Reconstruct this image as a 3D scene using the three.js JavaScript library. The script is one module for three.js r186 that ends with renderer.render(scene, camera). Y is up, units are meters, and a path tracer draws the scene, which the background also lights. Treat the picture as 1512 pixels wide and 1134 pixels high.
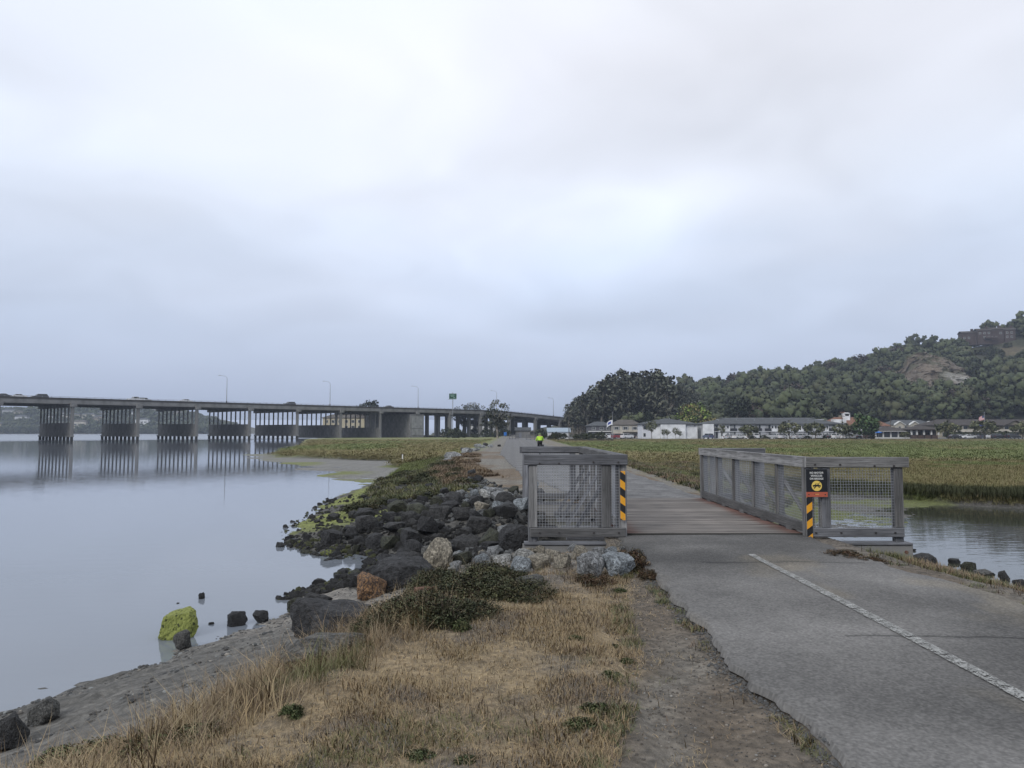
import * as THREE from 'three';
import { mergeGeometries, mergeVertices, toCreasedNormals } from 'three/addons/utils/BufferGeometryUtils.js';
import { ConvexGeometry } from 'three/addons/geometries/ConvexGeometry.js';
import { MarchingCubes } from 'three/addons/objects/MarchingCubes.js';

// ---------------------------------------------------------------- camera, sky, sun, exposure
const scene = new THREE.Scene();
const camera = new THREE.PerspectiveCamera(53.05, 4 / 3, 0.1, 6000);
camera.position.set(0, 1.7, 0);
camera.rotation.x = Math.atan(71 / 1136);
scene.add(camera);
const renderer = new THREE.WebGLRenderer({ antialias: true });
renderer.setSize(1024, 768);
renderer.toneMapping = THREE.LinearToneMapping;
renderer.toneMappingExposure = 1.0;
renderer.shadowMap.enabled = true;
renderer.shadowMap.type = THREE.PCFSoftShadowMap;

// seeded random numbers and value noise
function rng(seed) { let a = seed >>> 0; return () => { a = (a + 0x6D2B79F5) | 0; let t = Math.imul(a ^ (a >>> 15), 1 | a); t = (t + Math.imul(t ^ (t >>> 7), 61 | t)) ^ t; return ((t ^ (t >>> 14)) >>> 0) / 4294967296; }; }
const hash = (x, y, s = 0) => { let h = Math.imul(x | 0, 374761393) + Math.imul(y | 0, 668265263) + Math.imul(s | 0, 1442695041); h = Math.imul(h ^ (h >>> 13), 1274126177); h = Math.imul(h ^ (h >>> 15), 2246822519); return ((h ^ (h >>> 16)) >>> 0) / 4294967296; };
function vn(x, y, s = 0, p = 0) {
  let xi = Math.floor(x), yi = Math.floor(y), fx = x - xi, fy = y - yi;
  fx = fx * fx * (3 - 2 * fx); fy = fy * fy * (3 - 2 * fy);
  let x1 = xi + 1, y1 = yi + 1;
  if (p) { const w = (v) => ((v % p) + p) % p; xi = w(xi); yi = w(yi); x1 = w(x1); y1 = w(y1); }
  const a = hash(xi, yi, s), b = hash(x1, yi, s), c = hash(xi, y1, s), d = hash(x1, y1, s);
  return (a + (b - a) * fx) * (1 - fy) + (c + (d - c) * fx) * fy;
}
function fbm(x, y, oct = 4, s = 0, p = 0) { let v = 0, a = 0.5, n = 0; for (let i = 0; i < oct; i++) { v += a * vn(x, y, s + i * 17, p); n += a; x *= 2; y *= 2; p *= 2; a *= 0.5; } return v / n; }
const clamp = (v, a = 0, b = 1) => Math.min(b, Math.max(a, v));
const lerp = (a, b, t) => a + (b - a) * t;
const sm = (a, b, v) => { const t = clamp((v - a) / (b - a)); return t * t * (3 - 2 * t); };
function interp(list, v) { if (v <= list[0][0]) return list[0][1]; for (let i = 1; i < list.length; i++) if (v <= list[i][0]) { const [a, b] = list[i - 1], [c, d] = list[i]; return b + (d - b) * (v - a) / (c - a); } return list[list.length - 1][1]; }
const lin = (c) => { c /= 255; return c <= 0.04045 ? c / 12.92 : ((c + 0.055) / 1.055) ** 2.4; };

// overcast sky: even cloud sheet, whiter overhead, bluer and greyer towards the horizon
{
  const W = 1024, Hh = 512, data = new Float32Array(W * Hh * 4);
  const stops = [[-90, 130, 134, 140], [-2, 168, 178, 198], [0, 178, 190, 214], [3, 188, 200, 224], [7, 203, 215, 237], [12, 219, 229, 248], [18, 232, 239, 253], [26, 237, 241, 252], [40, 239, 243, 251], [90, 242, 245, 251]];
  const ch = [1, 2, 3].map((k) => stops.map((s) => [s[0], lin(s[k])]));
  for (let j = 0; j < Hh; j++) {
    const el = ((j + 0.5) / Hh - 0.5) * 180, e = el * Math.PI / 180, ce = Math.cos(e), se = Math.sin(e);
    for (let i = 0; i < W; i++) {
      const az = ((i + 0.5) / W - 0.5) * 2 * Math.PI, x = Math.cos(az) * ce, z = Math.sin(az) * ce;
      // clouds drawn on a flat sheet overhead
      const k = 1 / Math.max(se + 0.16, 0.1), u = x * k * 1.6 + 27.3, v = z * k * 1.6 + 39.2;
      const wx = fbm(u * 0.9, v * 0.9, 3, 5) * 1.3, wy = fbm(u * 0.9 + 31, v * 0.9, 3, 6) * 1.3;
      let n = fbm(u * 0.8 + wx, v * 0.8 + wy, 5, 9) - 0.5; const blue = fbm(u * 0.55 + wy, v * 0.55, 4, 21) - 0.5;
      const fade = sm(-1, 14, el);
      const g = 1.03 + (n * 0.46) * fade, tint = (0.018 + Math.max(-0.2, blue) * 0.14) * sm(2, 14, el);
      const o = (j * W + i) * 4;
      data[o] = interp(ch[0], el) * g * (1 - tint); data[o + 1] = interp(ch[1], el) * g * (1 - tint * 0.45); data[o + 2] = interp(ch[2], el) * g; data[o + 3] = 1;
    }
  }
  const t = new THREE.DataTexture(data, W, Hh, THREE.RGBAFormat, THREE.FloatType);
  t.mapping = THREE.EquirectangularReflectionMapping; t.magFilter = THREE.LinearFilter; t.minFilter = THREE.LinearFilter; t.needsUpdate = true;
  scene.background = t; scene.environment = t;
}
const sun = new THREE.DirectionalLight(new THREE.Color(1, 0.97, 0.93), 1.5);
sun.position.set(-60, 62, 92); sun.castShadow = true; sun.shadow.radius = 40;
sun.shadow.mapSize.set(2048, 2048);
Object.assign(sun.shadow.camera, { left: -150, right: 150, top: 150, bottom: -150, near: 1, far: 600 });
scene.add(sun);
scene.fog = new THREE.FogExp2(0xc4cfe2, 0.00024);

// ---------------------------------------------------------------- helpers
const F = 1136;                                                // focal length in photograph pixels, used to turn measured angles into metres
const X = (px, d) => (px - 756) / F * d, Y = (py, d) => 1.7 + (638 - py) / F * d;
const taken = new Map();
function numbered(n) { const k = taken.get(n) ?? 0; taken.set(n, k + 1); return k ? n + '_' + String(k).padStart(3, '0') : n; }
function shadow(m) { m.castShadow = true; m.receiveShadow = true; return m; }
function obj(name, geo, m, parent = scene) { const o = shadow(new THREE.Mesh(Array.isArray(geo) ? merge(geo) : geo, m)); o.name = parent === scene ? numbered(name) : name; parent.add(o); return o; }
function tag(o, label, category, group) { o.userData.label = label; o.userData.category = category; if (group) o.userData.group = group; return o; }
function structure(o) { o.userData.kind = 'structure'; return o; }
function stuff(o, label, category) { o.userData.kind = 'stuff'; if (label) { o.userData.label = label; o.userData.category = category; } return o; }
function thing(name, label, category, [x, y, z] = [0, 0, 0], turn = 0, group) { const o = new THREE.Group(); o.name = numbered(name); o.position.set(x, y, z); o.rotation.y = turn; scene.add(o); return tag(o, label, category, group); }
function dup(src, [x, y, z], turn = 0, scale = 1, label, group) { const c = src.clone(); c.userData = { ...src.userData }; c.name = numbered(src.name.replace(/_\d{3}$/, '')); c.position.set(x, y, z); c.rotation.y = turn; if (Array.isArray(scale)) c.scale.set(...scale); else c.scale.setScalar(scale); if (label) c.userData.label = label; if (group) c.userData.group = group; scene.add(c); return c; }
function merge(list) { const out = list.map((g) => { let h = g.index ? g.toNonIndexed() : g; for (const k of Object.keys(h.attributes)) if (!['position', 'normal', 'uv'].includes(k)) h.deleteAttribute(k); if (!h.attributes.uv) h.setAttribute('uv', new THREE.BufferAttribute(new Float32Array(h.attributes.position.count * 2), 2)); return h; }); return out.length === 1 ? out[0] : mergeGeometries(out); }
// uv in metres; along = the axis the grain runs along
function muv(g, along = 'x', ou = 0, ov = 0) {
  g = g.index ? g.toNonIndexed() : g;
  const p = g.attributes.position, n = g.attributes.normal, uv = new Float32Array(p.count * 2), A = 'xyz'.indexOf(along);
  for (let i = 0; i < p.count; i++) {
    const c = [p.getX(i), p.getY(i), p.getZ(i)], m = [Math.abs(n.getX(i)), Math.abs(n.getY(i)), Math.abs(n.getZ(i))];
    const D = m.indexOf(Math.max(...m)), r = [0, 1, 2].filter((k) => k !== D);
    let a = r[0], b = r[1]; if (b === A) [a, b] = [b, a];
    uv[2 * i] = c[a] + ou; uv[2 * i + 1] = c[b] + ov + D * 0.37;
  }
  g.setAttribute('uv', new THREE.BufferAttribute(uv, 2)); return g;
}
function box(w, h, d, x = 0, y = 0, z = 0, along) { const g = new THREE.BoxGeometry(w, h, d); g.translate(x, y, z); return muv(g, along ?? (w >= h && w >= d ? 'x' : h >= d ? 'y' : 'z'), x * 1.7 + z, y); }
// box with chamfered edges
function cbox(w, h, d, x, y, z, c = 0.008, along) {
  const s = new THREE.Shape(), a = w / 2 - c, b = h / 2 - c;
  s.moveTo(-a, -b); s.lineTo(a, -b); s.lineTo(a, b); s.lineTo(-a, b);
  const g = new THREE.ExtrudeGeometry(s, { depth: d - 2 * c, bevelEnabled: true, bevelSize: c, bevelThickness: c, bevelSegments: 1 });
  g.translate(x, y, z - d / 2 + c);
  return muv(g, along ?? (w >= h && w >= d ? 'x' : h >= d ? 'y' : 'z'), x * 3.1 + z * 1.3, y * 2.7 + z);
}
function cyl(r0, r1, h, x, y, z, seg = 8) { const g = new THREE.CylinderGeometry(r1, r0, h, seg); g.translate(x, y + h / 2, z); return g; }
function rod(a, b, r0, r1 = r0, seg = 6) { const A = new THREE.Vector3(...a), B = new THREE.Vector3(...b), l = A.distanceTo(B); const g = new THREE.CylinderGeometry(r1, r0, l, seg, 1); g.translate(0, l / 2, 0); const q = new THREE.Quaternion().setFromUnitVectors(new THREE.Vector3(0, 1, 0), B.clone().sub(A).normalize()); g.applyQuaternion(q); g.translate(A.x, A.y, A.z); return g; }
function bar(a, b, w, h) { const A = new THREE.Vector3(...a), B = new THREE.Vector3(...b), l = A.distanceTo(B); const g = muv(new THREE.BoxGeometry(w, h, l), 'z', a[0], a[2]); const m = new THREE.Matrix4().lookAt(B, A, new THREE.Vector3(0, 1, 0)); g.applyMatrix4(m); g.translate((A.x + B.x) / 2, (A.y + B.y) / 2, (A.z + B.z) / 2); return g; }
function prism(pts, depth, z = 0, bevel = 0) { const s = new THREE.Shape(pts.map((p) => new THREE.Vector2(...p))); const g = new THREE.ExtrudeGeometry(s, bevel ? { depth: depth - 2 * bevel, bevelEnabled: true, bevelSize: bevel, bevelThickness: bevel, bevelSegments: 2 } : { depth, bevelEnabled: false }); g.translate(0, 0, z + bevel); return g; }
function faces(tris) { // list of triangles / quads of points
  const p = []; for (const f of tris) for (let i = 1; i + 1 < f.length; i++) p.push(...f[0], ...f[i], ...f[i + 1]);
  const g = new THREE.BufferGeometry(); g.setAttribute('position', new THREE.Float32BufferAttribute(p, 3)); g.computeVertexNormals(); return muv(g);
}

// textures
function tex(size, fn, opt = {}) { // fn(u, v) -> [r, g, b] 0..1 sRGB values
  const d = new Uint8Array(size * size * 4);
  for (let j = 0; j < size; j++) for (let i = 0; i < size; i++) { const c = fn(i / size, j / size), o = (j * size + i) * 4; d[o] = clamp(c[0]) * 255; d[o + 1] = clamp(c[1]) * 255; d[o + 2] = clamp(c[2]) * 255; d[o + 3] = 255; }
  const t = new THREE.DataTexture(d, size, size); t.wrapS = t.wrapT = THREE.RepeatWrapping; t.magFilter = THREE.LinearFilter; t.minFilter = THREE.LinearMipmapLinearFilter; t.generateMipmaps = true;
  if (opt.color !== false) t.colorSpace = THREE.SRGBColorSpace;
  if (opt.metres) t.repeat.set(1 / opt.metres, 1 / (opt.metresV ?? opt.metres));
  t.needsUpdate = true; return t;
}
const again = (t, m, mv) => { const c = t.clone(); c.repeat.set(1 / m, 1 / (mv ?? m)); c.needsUpdate = true; return c; };
const g3 = (v) => [v, v, v];
const mat = (r, g, b, o = {}) => new THREE.MeshStandardMaterial({ color: new THREE.Color().setRGB(r, g, b), roughness: 0.9, metalness: 0, side: THREE.DoubleSide, ...o });
const pmat = (r, g, b, o = {}) => new THREE.MeshPhysicalMaterial({ color: new THREE.Color().setRGB(r, g, b), roughness: 0.9, metalness: 0, side: THREE.DoubleSide, ...o });

const T = {};
T.grain = tex(512, (u, v) => { const n = fbm(u * 24, v * 24, 5, 1, 24), f = hash(u * 512, v * 512, 3), c = fbm(u * 5, v * 5, 3, 7, 5); return g3(0.76 + (n - 0.5) * 0.5 + (f - 0.5) * 0.28 + (c - 0.5) * 0.22); }, { metres: 1.1 });
T.bump = tex(512, (u, v) => g3(fbm(u * 30, v * 30, 5, 11, 30) * 0.8 + hash(u * 512, v * 512, 5) * 0.2), { metres: 1.1, color: false });
T.asphalt = tex(1024, (u, v) => { const c = hash(u * 512, v * 512, 31), f = hash(u * 1024, v * 1024, 32), m = fbm(u * 8, v * 8, 5, 33, 8), s = fbm(u * 60, v * 60, 3, 34, 60); return g3(0.72 + (m - 0.5) * 0.42 + (s - 0.5) * 0.30 + (c - 0.5) * 0.16 + (f - 0.5) * 0.14 + (c > 0.985 ? 0.22 : 0) - (f > 0.985 ? 0.18 : 0)); }, { metres: 2.6 });
T.asphaltBump = tex(512, (u, v) => g3(fbm(u * 110, v * 110, 3, 36, 110) * 0.6 + hash(u * 512, v * 512, 35) * 0.4), { metres: 1.3, color: false });
T.wood = tex(512, (u, v) => { const s = fbm(u * 3, v * 40, 5, 41, 1) , w = fbm(u * 2, v * 9, 3, 44, 1), f = hash(u * 60, v * 512, 43); const k = fbm(u * 4, v * 4, 3, 45, 4); const q = fbmX(u, v), ck = vn(u * 5, v * 70, 47) > 0.9 && vn(u * 3, v * 11, 48) > 0.5 ? 0.22 : 0; return g3(0.77 + (q - 0.5) * 0.62 + (f - 0.5) * 0.1 + (k - 0.5) * 0.4 - ck); }, { metres: 1.6, metresV: 0.5 });
function fbmX(u, v) { let s = 0, a = 0.5, n = 0; for (let i = 0; i < 4; i++) { const px = 4 << i, py = 32 << i; const x = u * px, y = v * py, xi = Math.floor(x), yi = Math.floor(y), fx = x - xi, fy = y - yi; const q = (i0, j0) => hash(((i0 % px) + px) % px, ((j0 % py) + py) % py, 50 + i); s += a * ((q(xi, yi) * (1 - fx) + q(xi + 1, yi) * fx) * (1 - fy) + (q(xi, yi + 1) * (1 - fx) + q(xi + 1, yi + 1) * fx) * fy); n += a; a *= 0.6; } return s / n; }
T.rock = tex(512, (u, v) => { const n = fbm(u * 10, v * 10, 6, 61, 10), c = fbm(u * 4, v * 4, 3, 62, 4), f = hash(u * 512, v * 512, 63), l = fbm(u * 14, v * 14, 4, 64, 14); return g3(0.74 + (n - 0.5) * 0.85 + (c - 0.5) * 0.35 + (f - 0.5) * 0.14 + (l > 0.68 ? 0.14 : 0)); }, { metres: 0.9 });
T.rockBump = tex(512, (u, v) => g3(fbm(u * 16, v * 16, 6, 66, 16)), { metres: 0.9, color: false });
T.concrete = tex(512, (u, v) => { const n = fbm(u * 6, v * 6, 6, 71, 6), st = fbm(u * 40, v * 3, 4, 72, 0); return g3(0.90 + (n - 0.5) * 0.3 + (hash(u * 512, v * 512, 73) - 0.5) * 0.06); }, { metres: 6 });
T.ripple = tex(512, (u, v) => g3(fbm(u * 16, v * 16, 4, 81, 16)), { color: false });

const M = {
  conc: mat(0.24, 0.236, 0.228, { map: T.concrete }), concLight: mat(0.33, 0.33, 0.32, { map: T.concrete }), tide: mat(0.035, 0.034, 0.03, { map: T.concrete }),
  steel: mat(0.28, 0.29, 0.3, { roughness: 0.5, metalness: 0.6 }), black: mat(0.02, 0.02, 0.022, { roughness: 0.6 }), rubber: mat(0.02, 0.02, 0.02),
  white: mat(0.82, 0.83, 0.84, { map: again(T.concrete, 9) }), cream: mat(0.55, 0.51, 0.43, { map: again(T.concrete, 9) }), tan: mat(0.36, 0.32, 0.24, { map: again(T.concrete, 9) }),
  roofGrey: mat(0.13, 0.14, 0.15, { map: again(T.grain, 3) }), roofBrown: mat(0.085, 0.07, 0.062, { map: again(T.grain, 3) }), roofRed: mat(0.34, 0.17, 0.11, { map: again(T.grain, 2) }), roofTaupe: mat(0.17, 0.15, 0.13, { map: again(T.grain, 3) }),
  glass: pmat(0.03, 0.035, 0.04, { roughness: 0.08, specularIntensity: 1 }), brick: mat(0.13, 0.085, 0.07, { map: again(T.grain, 2) }), trim: mat(0.62, 0.62, 0.6),
};
// ---------------------------------------------------------------- terrain (d = distance along the path = -z)
const WATER = -1.0;
const XS = [[-12, -6], [0, -5], [7, -4.7], [7.5, -4.75], [8, -4.5], [8.7, -4.3], [9.5, -4.1], [10.5, -3.85], [11.4, -3.35], [13, -3.4], [14, -3.0], [16.2, -3.1], [17.3, -4.1], [18.6, -5.1], [21.8, -6.1], [25.4, -6.4], [32, -7.2], [45, -7.4], [57, -7.8], [66, -9], [72, -11], [78, -20], [84, -25], [95, -29], [112, -32], [140, -38], [175, -46], [230, -60], [270, -72], [480, -80]];
const XC = [[-12, -2.2], [3.5, -1.9], [4.5, -1.4], [5.5, -1.1], [6.7, -0.85], [7.5, -0.35], [8.3, 0.35], [9.5, 0.6], [11, 1.1], [12.5, 1.5], [20, 1.2], [24, -0.4], [37, -2.6], [60, -3.4], [120, -3.6], [480, -4]];
const XM = [[30, -7], [32, -7.3], [38.7, -9.6], [42, -11], [50, -14.5], [60, -20], [75, -28], [90, -34], [96, -33], [100, -20]];
const XW = [[-12, 11], [0, 10], [5, 9.3], [10, 8.5], [14, 8.2], [16.5, 7.7]];
const DM = [[5, 42], [9, 38], [12, 34.5], [15.6, 30.8], [18, 28], [25, 27.5], [40, 30], [80, 42], [200, 60]];
const DW = [[5, 17.2], [8, 19], [10.5, 21], [12, 23.5], [14.5, 27.3], [16, 28.6], [17.2, 28.2], [18, 27.4], [25, 26.8], [40, 29.3], [80, 41.3], [200, 59]];
const CUT = [[10.2, 0.4], [11.2, -0.12], [12, -0.36], [13, -0.62], [14.4, -1.08], [16, -1.3], [17.6, -1.08], [19, -0.55], [20, -0.1], [21, 0.4]];
const XR = (d) => interp([[0, 5.6], [8, 5.5], [10, 5.15], [13, 5.1], [22, 5.4], [60, 6.2], [200, 8]], d);
function H(x, d, fine = true) {
  const l = interp(XS, d) + (d < 60 ? (fbm(d * 1.3, 3, 3, 91) - 0.5) * 0.7 : (fbm(d * 0.2, 5, 3, 92) - 0.5) * 5), c = interp(XC, d), r = XR(d);
  let h;
  if (x < l) {
    h = Math.max(-1.8, -1 - (l - x) * 0.09);
    if (d > 29 && d < 101) { const m = interp(XM, d) + (fbm(d * 0.25, 8, 3, 93) - 0.5) * 5, w = sm(-0.5, 3.5, x - m); const mh = -0.972 + 0.095 * (fbm(x * 0.13 + d * 0.03, d * 0.34, 4, 94) - 0.47); h = Math.max(h, lerp(-1.5, mh, w)); }
  } else if (x < c) {
    const t = (x - l) / (c - l); const bank = -1 + Math.pow(t, 0.92);
    const up = x - l, down = c - x; const marsh = Math.max(lerp(-1, -0.62, sm(0, 0.8, up)), -0.16 * down);
    h = lerp(bank, marsh, sm(46, 62, d));
    if (d < 11.2) h = lerp(h, 0.01, sm(0.86, 1, t));
  } else if (x <= r) h = 0;
  else {
    const xw = interp(XW, d); const nb = Math.max(-1.5, -Math.pow(Math.max(0, x - r) / (xw - r), 1.0));
    let fb = nb;
    if (d > 14.4) {
      const dm = interp(DM, x) + (fbm(x * 0.25, 2, 3, 95) - 0.5) * 2.2, dw = Math.min(interp(DW, x), dm - 0.55), e = d - dm; let base;
      if (e > 0) base = -0.6; else if (e > -0.5) base = lerp(-0.95, -0.6, sm(-0.5, 0, e)); else { const f = (dm - 0.5 - d) / Math.max(0.05, dm - 0.5 - dw); base = f < 1 ? lerp(-0.9, -1.01, f) + 0.05 * (fbm(x * 0.6, d * 0.6, 3, 96) - 0.5) : Math.max(-1.5, -1.01 - (dw - d) * 0.12); }
      fb = Math.max(base, Math.min(0, -(x - r) * lerp(0.45, 0.17, sm(19, 26, d))));
    }
    h = lerp(nb, fb, sm(14.4, 17, d));
  }
  const underPath = x > 1.5 && x < 5.2 && (d < 12.7 || d > 19.3);
  if (!underPath && x < 9 && x > -4.2) { const w = sm(-4.2, -3.0, x) * (1 - sm(7.4, 9, x)); const cut = interp(CUT, d) + 0.52 * (1 - sm(-0.4, 1.3, x)) * sm(-3.6, -2.2, x) + (fbm(x * 1.5, d * 1.5, 3, 97) - 0.5) * 0.2; const k = Math.min(h, cut); h = lerp(h, k, w); }
  if (x > 8 && d > 205) h = lerp(h, -0.45, sm(205, 222, d) * sm(8, 20, x));
  if (fine && d < 60) {
    const track = x > 1.35 && x < 5.2;
    h += (fbm(x * 2.2, d * 2.2, 4, 98) - 0.5) * (track ? 0.02 : 0.07);
    if (h < -0.3 && h > -1.15) h += (fbm(x * 7, d * 7, 3, 99) - 0.5) * 0.075;          // lumpy mud
    if (x > 0.75 && x < 1.72 && d < 11) h -= 0.035;                                   // worn track beside the asphalt
  } else if (fine) h += (fbm(x * 0.5, d * 0.5, 3, 98) - 0.5) * 0.08 * (x < interp(XS, d) ? 0 : 1);
  return h;
}
// where the dry grass ends and the worn strip begins, beside the asphalt
const DIRT = (d) => interp([[0, 0.45], [4, 0.5], [5.8, 0.9], [8.5, 1.32], [11, 1.5], [13, 1.6]], d) + (fbm(d * 1.2, 1, 3, 120) - 0.5) * 0.22;
const GRASSX = (d) => interp([[0, -2.9], [4.4, -2.45], [5.3, -2.0], [6.5, -1.6], [7.4, -1.2], [9, -1.2], [10.2, -0.9], [11, -0.1], [12, 0.4]], d);
function groundColor(x, d, h) {
  const n = fbm(x * 1.4, d * 1.4, 4, 101), n2 = fbm(x * 0.35, d * 0.35, 3, 102), n3 = fbm(x * 5, d * 5, 3, 103);
  const mud = [0.135, 0.129, 0.117], mudDark = [0.072, 0.069, 0.062], straw = [0.275, 0.208, 0.122], brown = [0.135, 0.108, 0.078], dirt = [0.128, 0.102, 0.075], sand = [0.175, 0.158, 0.132], olive = [0.15, 0.165, 0.055], gravel = [0.19, 0.176, 0.15], algae = [0.185, 0.205, 0.058], rust = [0.16, 0.12, 0.08];
  const mix = (a, b, t) => [lerp(a[0], b[0], t), lerp(a[1], b[1], t), lerp(a[2], b[2], t)];
  let c;
  if (x < 5.2) {
    if (d < 12.6) {
      const e = DIRT(d), g = GRASSX(d);
      const grass = mix(straw, mix(brown, [0.13, 0.122, 0.11], n2), clamp((n - 0.40) * 4 + (n3 - 0.5) * 1.6));
      const track = mix(mix(dirt, sand, clamp(sm(0.5, 0.66, n2 * 0.6 + n * 0.4) * 0.6 + sm(0.3, 1, 1 - Math.abs(x - e - 0.28 + (n - 0.5) * 0.5) / 0.5) * (1 - sm(5.8, 7.4, d)) * 0.9)), [0.085, 0.072, 0.058], clamp((n3 - 0.5) * 1.6));
      c = mix(grass, track, sm(e - 0.12, e + 0.1, x + (n3 - 0.5) * 0.3));
      c = mix(c, mix(mud, mudDark, clamp((n - 0.45) * 2 + (n3 - 0.5))), 1 - sm(g - 0.25, g + 0.15, x + (n3 - 0.5) * 0.5));
      if (d > 8.6) c = mix(c, [0.2, 0.185, 0.165], sm(9.2, 10.2, d + (n - 0.5)) * (x < 1.5 ? 1 : 0.4));
    } else if (d < 40) {
      const top = mix(gravel, rust, sm(0.5, 0.62, n2 + sm(24, 34, d) * 0.1)); const green = mix(olive, [0.13, 0.12, 0.06], n);
      const low = mix([0.06, 0.058, 0.053], [0.12, 0.115, 0.105], n); c = mix(low, mix(green, top, sm(-1.6, 0.3, x - interp(XC, d) + (n - 0.5))), sm(lerp(-0.2, -0.62, sm(23, 28, d)), lerp(0.0, -0.3, sm(23, 28, d)), h + (n - 0.5) * 0.4));
      const al = sm(0.40, 0.48, fbm(x * 0.8, d * 0.5, 3, 105)) * sm(18, 22, d) * (1 - sm(-0.62, -0.4, h)) * sm(-1.05, -0.97, h); c = mix(c, algae, al);
    } else {
      const cx = interp(XC, d), onPath = sm(-0.8, 0.8, x - cx + (n2 - 0.5) * 2);
      const marsh = mix([0.165, 0.19, 0.06], [0.2, 0.185, 0.075], sm(0.45, 0.6, n2)); c = mix(marsh, mix(gravel, rust, sm(0.52, 0.62, n2) * (1 - sm(70, 90, d))), onPath);
      if (h < -0.9 && d < 103) { c = mix([0.23, 0.225, 0.21], [0.16, 0.155, 0.14], n); const al = sm(0.5, 0.62, fbm(x * 0.16, d * 0.2, 4, 106) + 0.10 * sm(48, 40, d)); c = mix(c, [0.165, 0.18, 0.06], al); }
    }
  } else {
    if (d < 17) { const nb = mix(mix([0.17, 0.165, 0.07], brown, sm(0.42, 0.6, n)), straw, sm(0.55, 0.7, n3) * 0.5); c = mix([0.15, 0.132, 0.11], nb, sm(-0.1, 0.45, x - XR(d) + (n3 - 0.5) * 0.7)); c = mix(c, mudDark, 1 - sm(-0.95, -0.75, h)); }
    else {
      const rr = XR(d); c = mix([0.165, 0.19, 0.06], [0.2, 0.18, 0.075], sm(0.5, 0.64, fbm(x * 0.08, d * 0.05, 3, 107)));
      if (h < -0.72) { c = mix(mudDark, mud, n); c = mix(c, [0.12, 0.135, 0.04], sm(0.5, 0.62, fbm(x * 0.45, d * 0.45, 3, 108)) * (1 - sm(15.5, 17.5, x))); }
      c = mix(mix(gravel, [0.2, 0.17, 0.11], sm(0.45, 0.6, n)), c, sm(0.2, 2.6, x - rr + (n - 0.5) * 2));
      if (d > 195) c = mix(c, [0.17, 0.12, 0.08], sm(195, 215, d)); if (d > 232) c = mix(c, [0.12, 0.12, 0.12], sm(232, 236, d));
    }
  }
  return c;
}
{ // one sheet, fine beside the camera and coarser far away
  const axis = (a, b, step, lo, hi, grow = 1.13, most = 6) => { const v = []; for (let x = a; x <= b + 1e-6; x += step) v.push(x); let s = step, x = a; while (x > lo) { s = Math.min(most, s * grow); x -= s; v.unshift(Math.max(lo, x)); } s = step; x = v[v.length - 1]; while (x < hi) { s = Math.min(most, s * grow); x += s; v.push(Math.min(hi, x)); } return v; };
  const xs = axis(-7.5, 12, 0.085, -85, 520, 1.045), ds = axis(3, 30, 0.1, -14, 480, 1.018, 5);
  const nx = xs.length, nd = ds.length, pos = new Float32Array(nx * nd * 3), col = new Float32Array(nx * nd * 3), uv = new Float32Array(nx * nd * 2), idx = [];
  for (let j = 0; j < nd; j++) for (let i = 0; i < nx; i++) { const k = j * nx + i, h = H(xs[i], ds[j]), c = groundColor(xs[i], ds[j], h); pos.set([xs[i], h, -ds[j]], k * 3); col.set(c.map((v) => v * 1.6), k * 3); uv.set([xs[i], ds[j]], k * 2); }
  for (let j = 0; j + 1 < nd; j++) for (let i = 0; i + 1 < nx; i++) { const a = j * nx + i, b = a + 1, c = a + nx, d = c + 1; if (pos[a * 3 + 1] < -1.42 && pos[d * 3 + 1] < -1.42 && pos[b * 3 + 1] < -1.42 && pos[c * 3 + 1] < -1.42) continue; idx.push(a, b, d, a, d, c); }
  const g = new THREE.BufferGeometry(); g.setAttribute('position', new THREE.BufferAttribute(pos, 3)); g.setAttribute('color', new THREE.BufferAttribute(col, 3)); g.setAttribute('uv', new THREE.BufferAttribute(uv, 2)); g.setIndex(idx); g.computeVertexNormals();
  const m = new THREE.MeshStandardMaterial({ vertexColors: true, map: T.grain, bumpMap: T.bump, bumpScale: 0.02, roughness: 0.95 });
  structure(obj('ground', g, m)).userData.label = 'bank of mud, dry grass and dirt with salt marsh beyond';
  console.log('ground', nx, nd);
}
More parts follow.
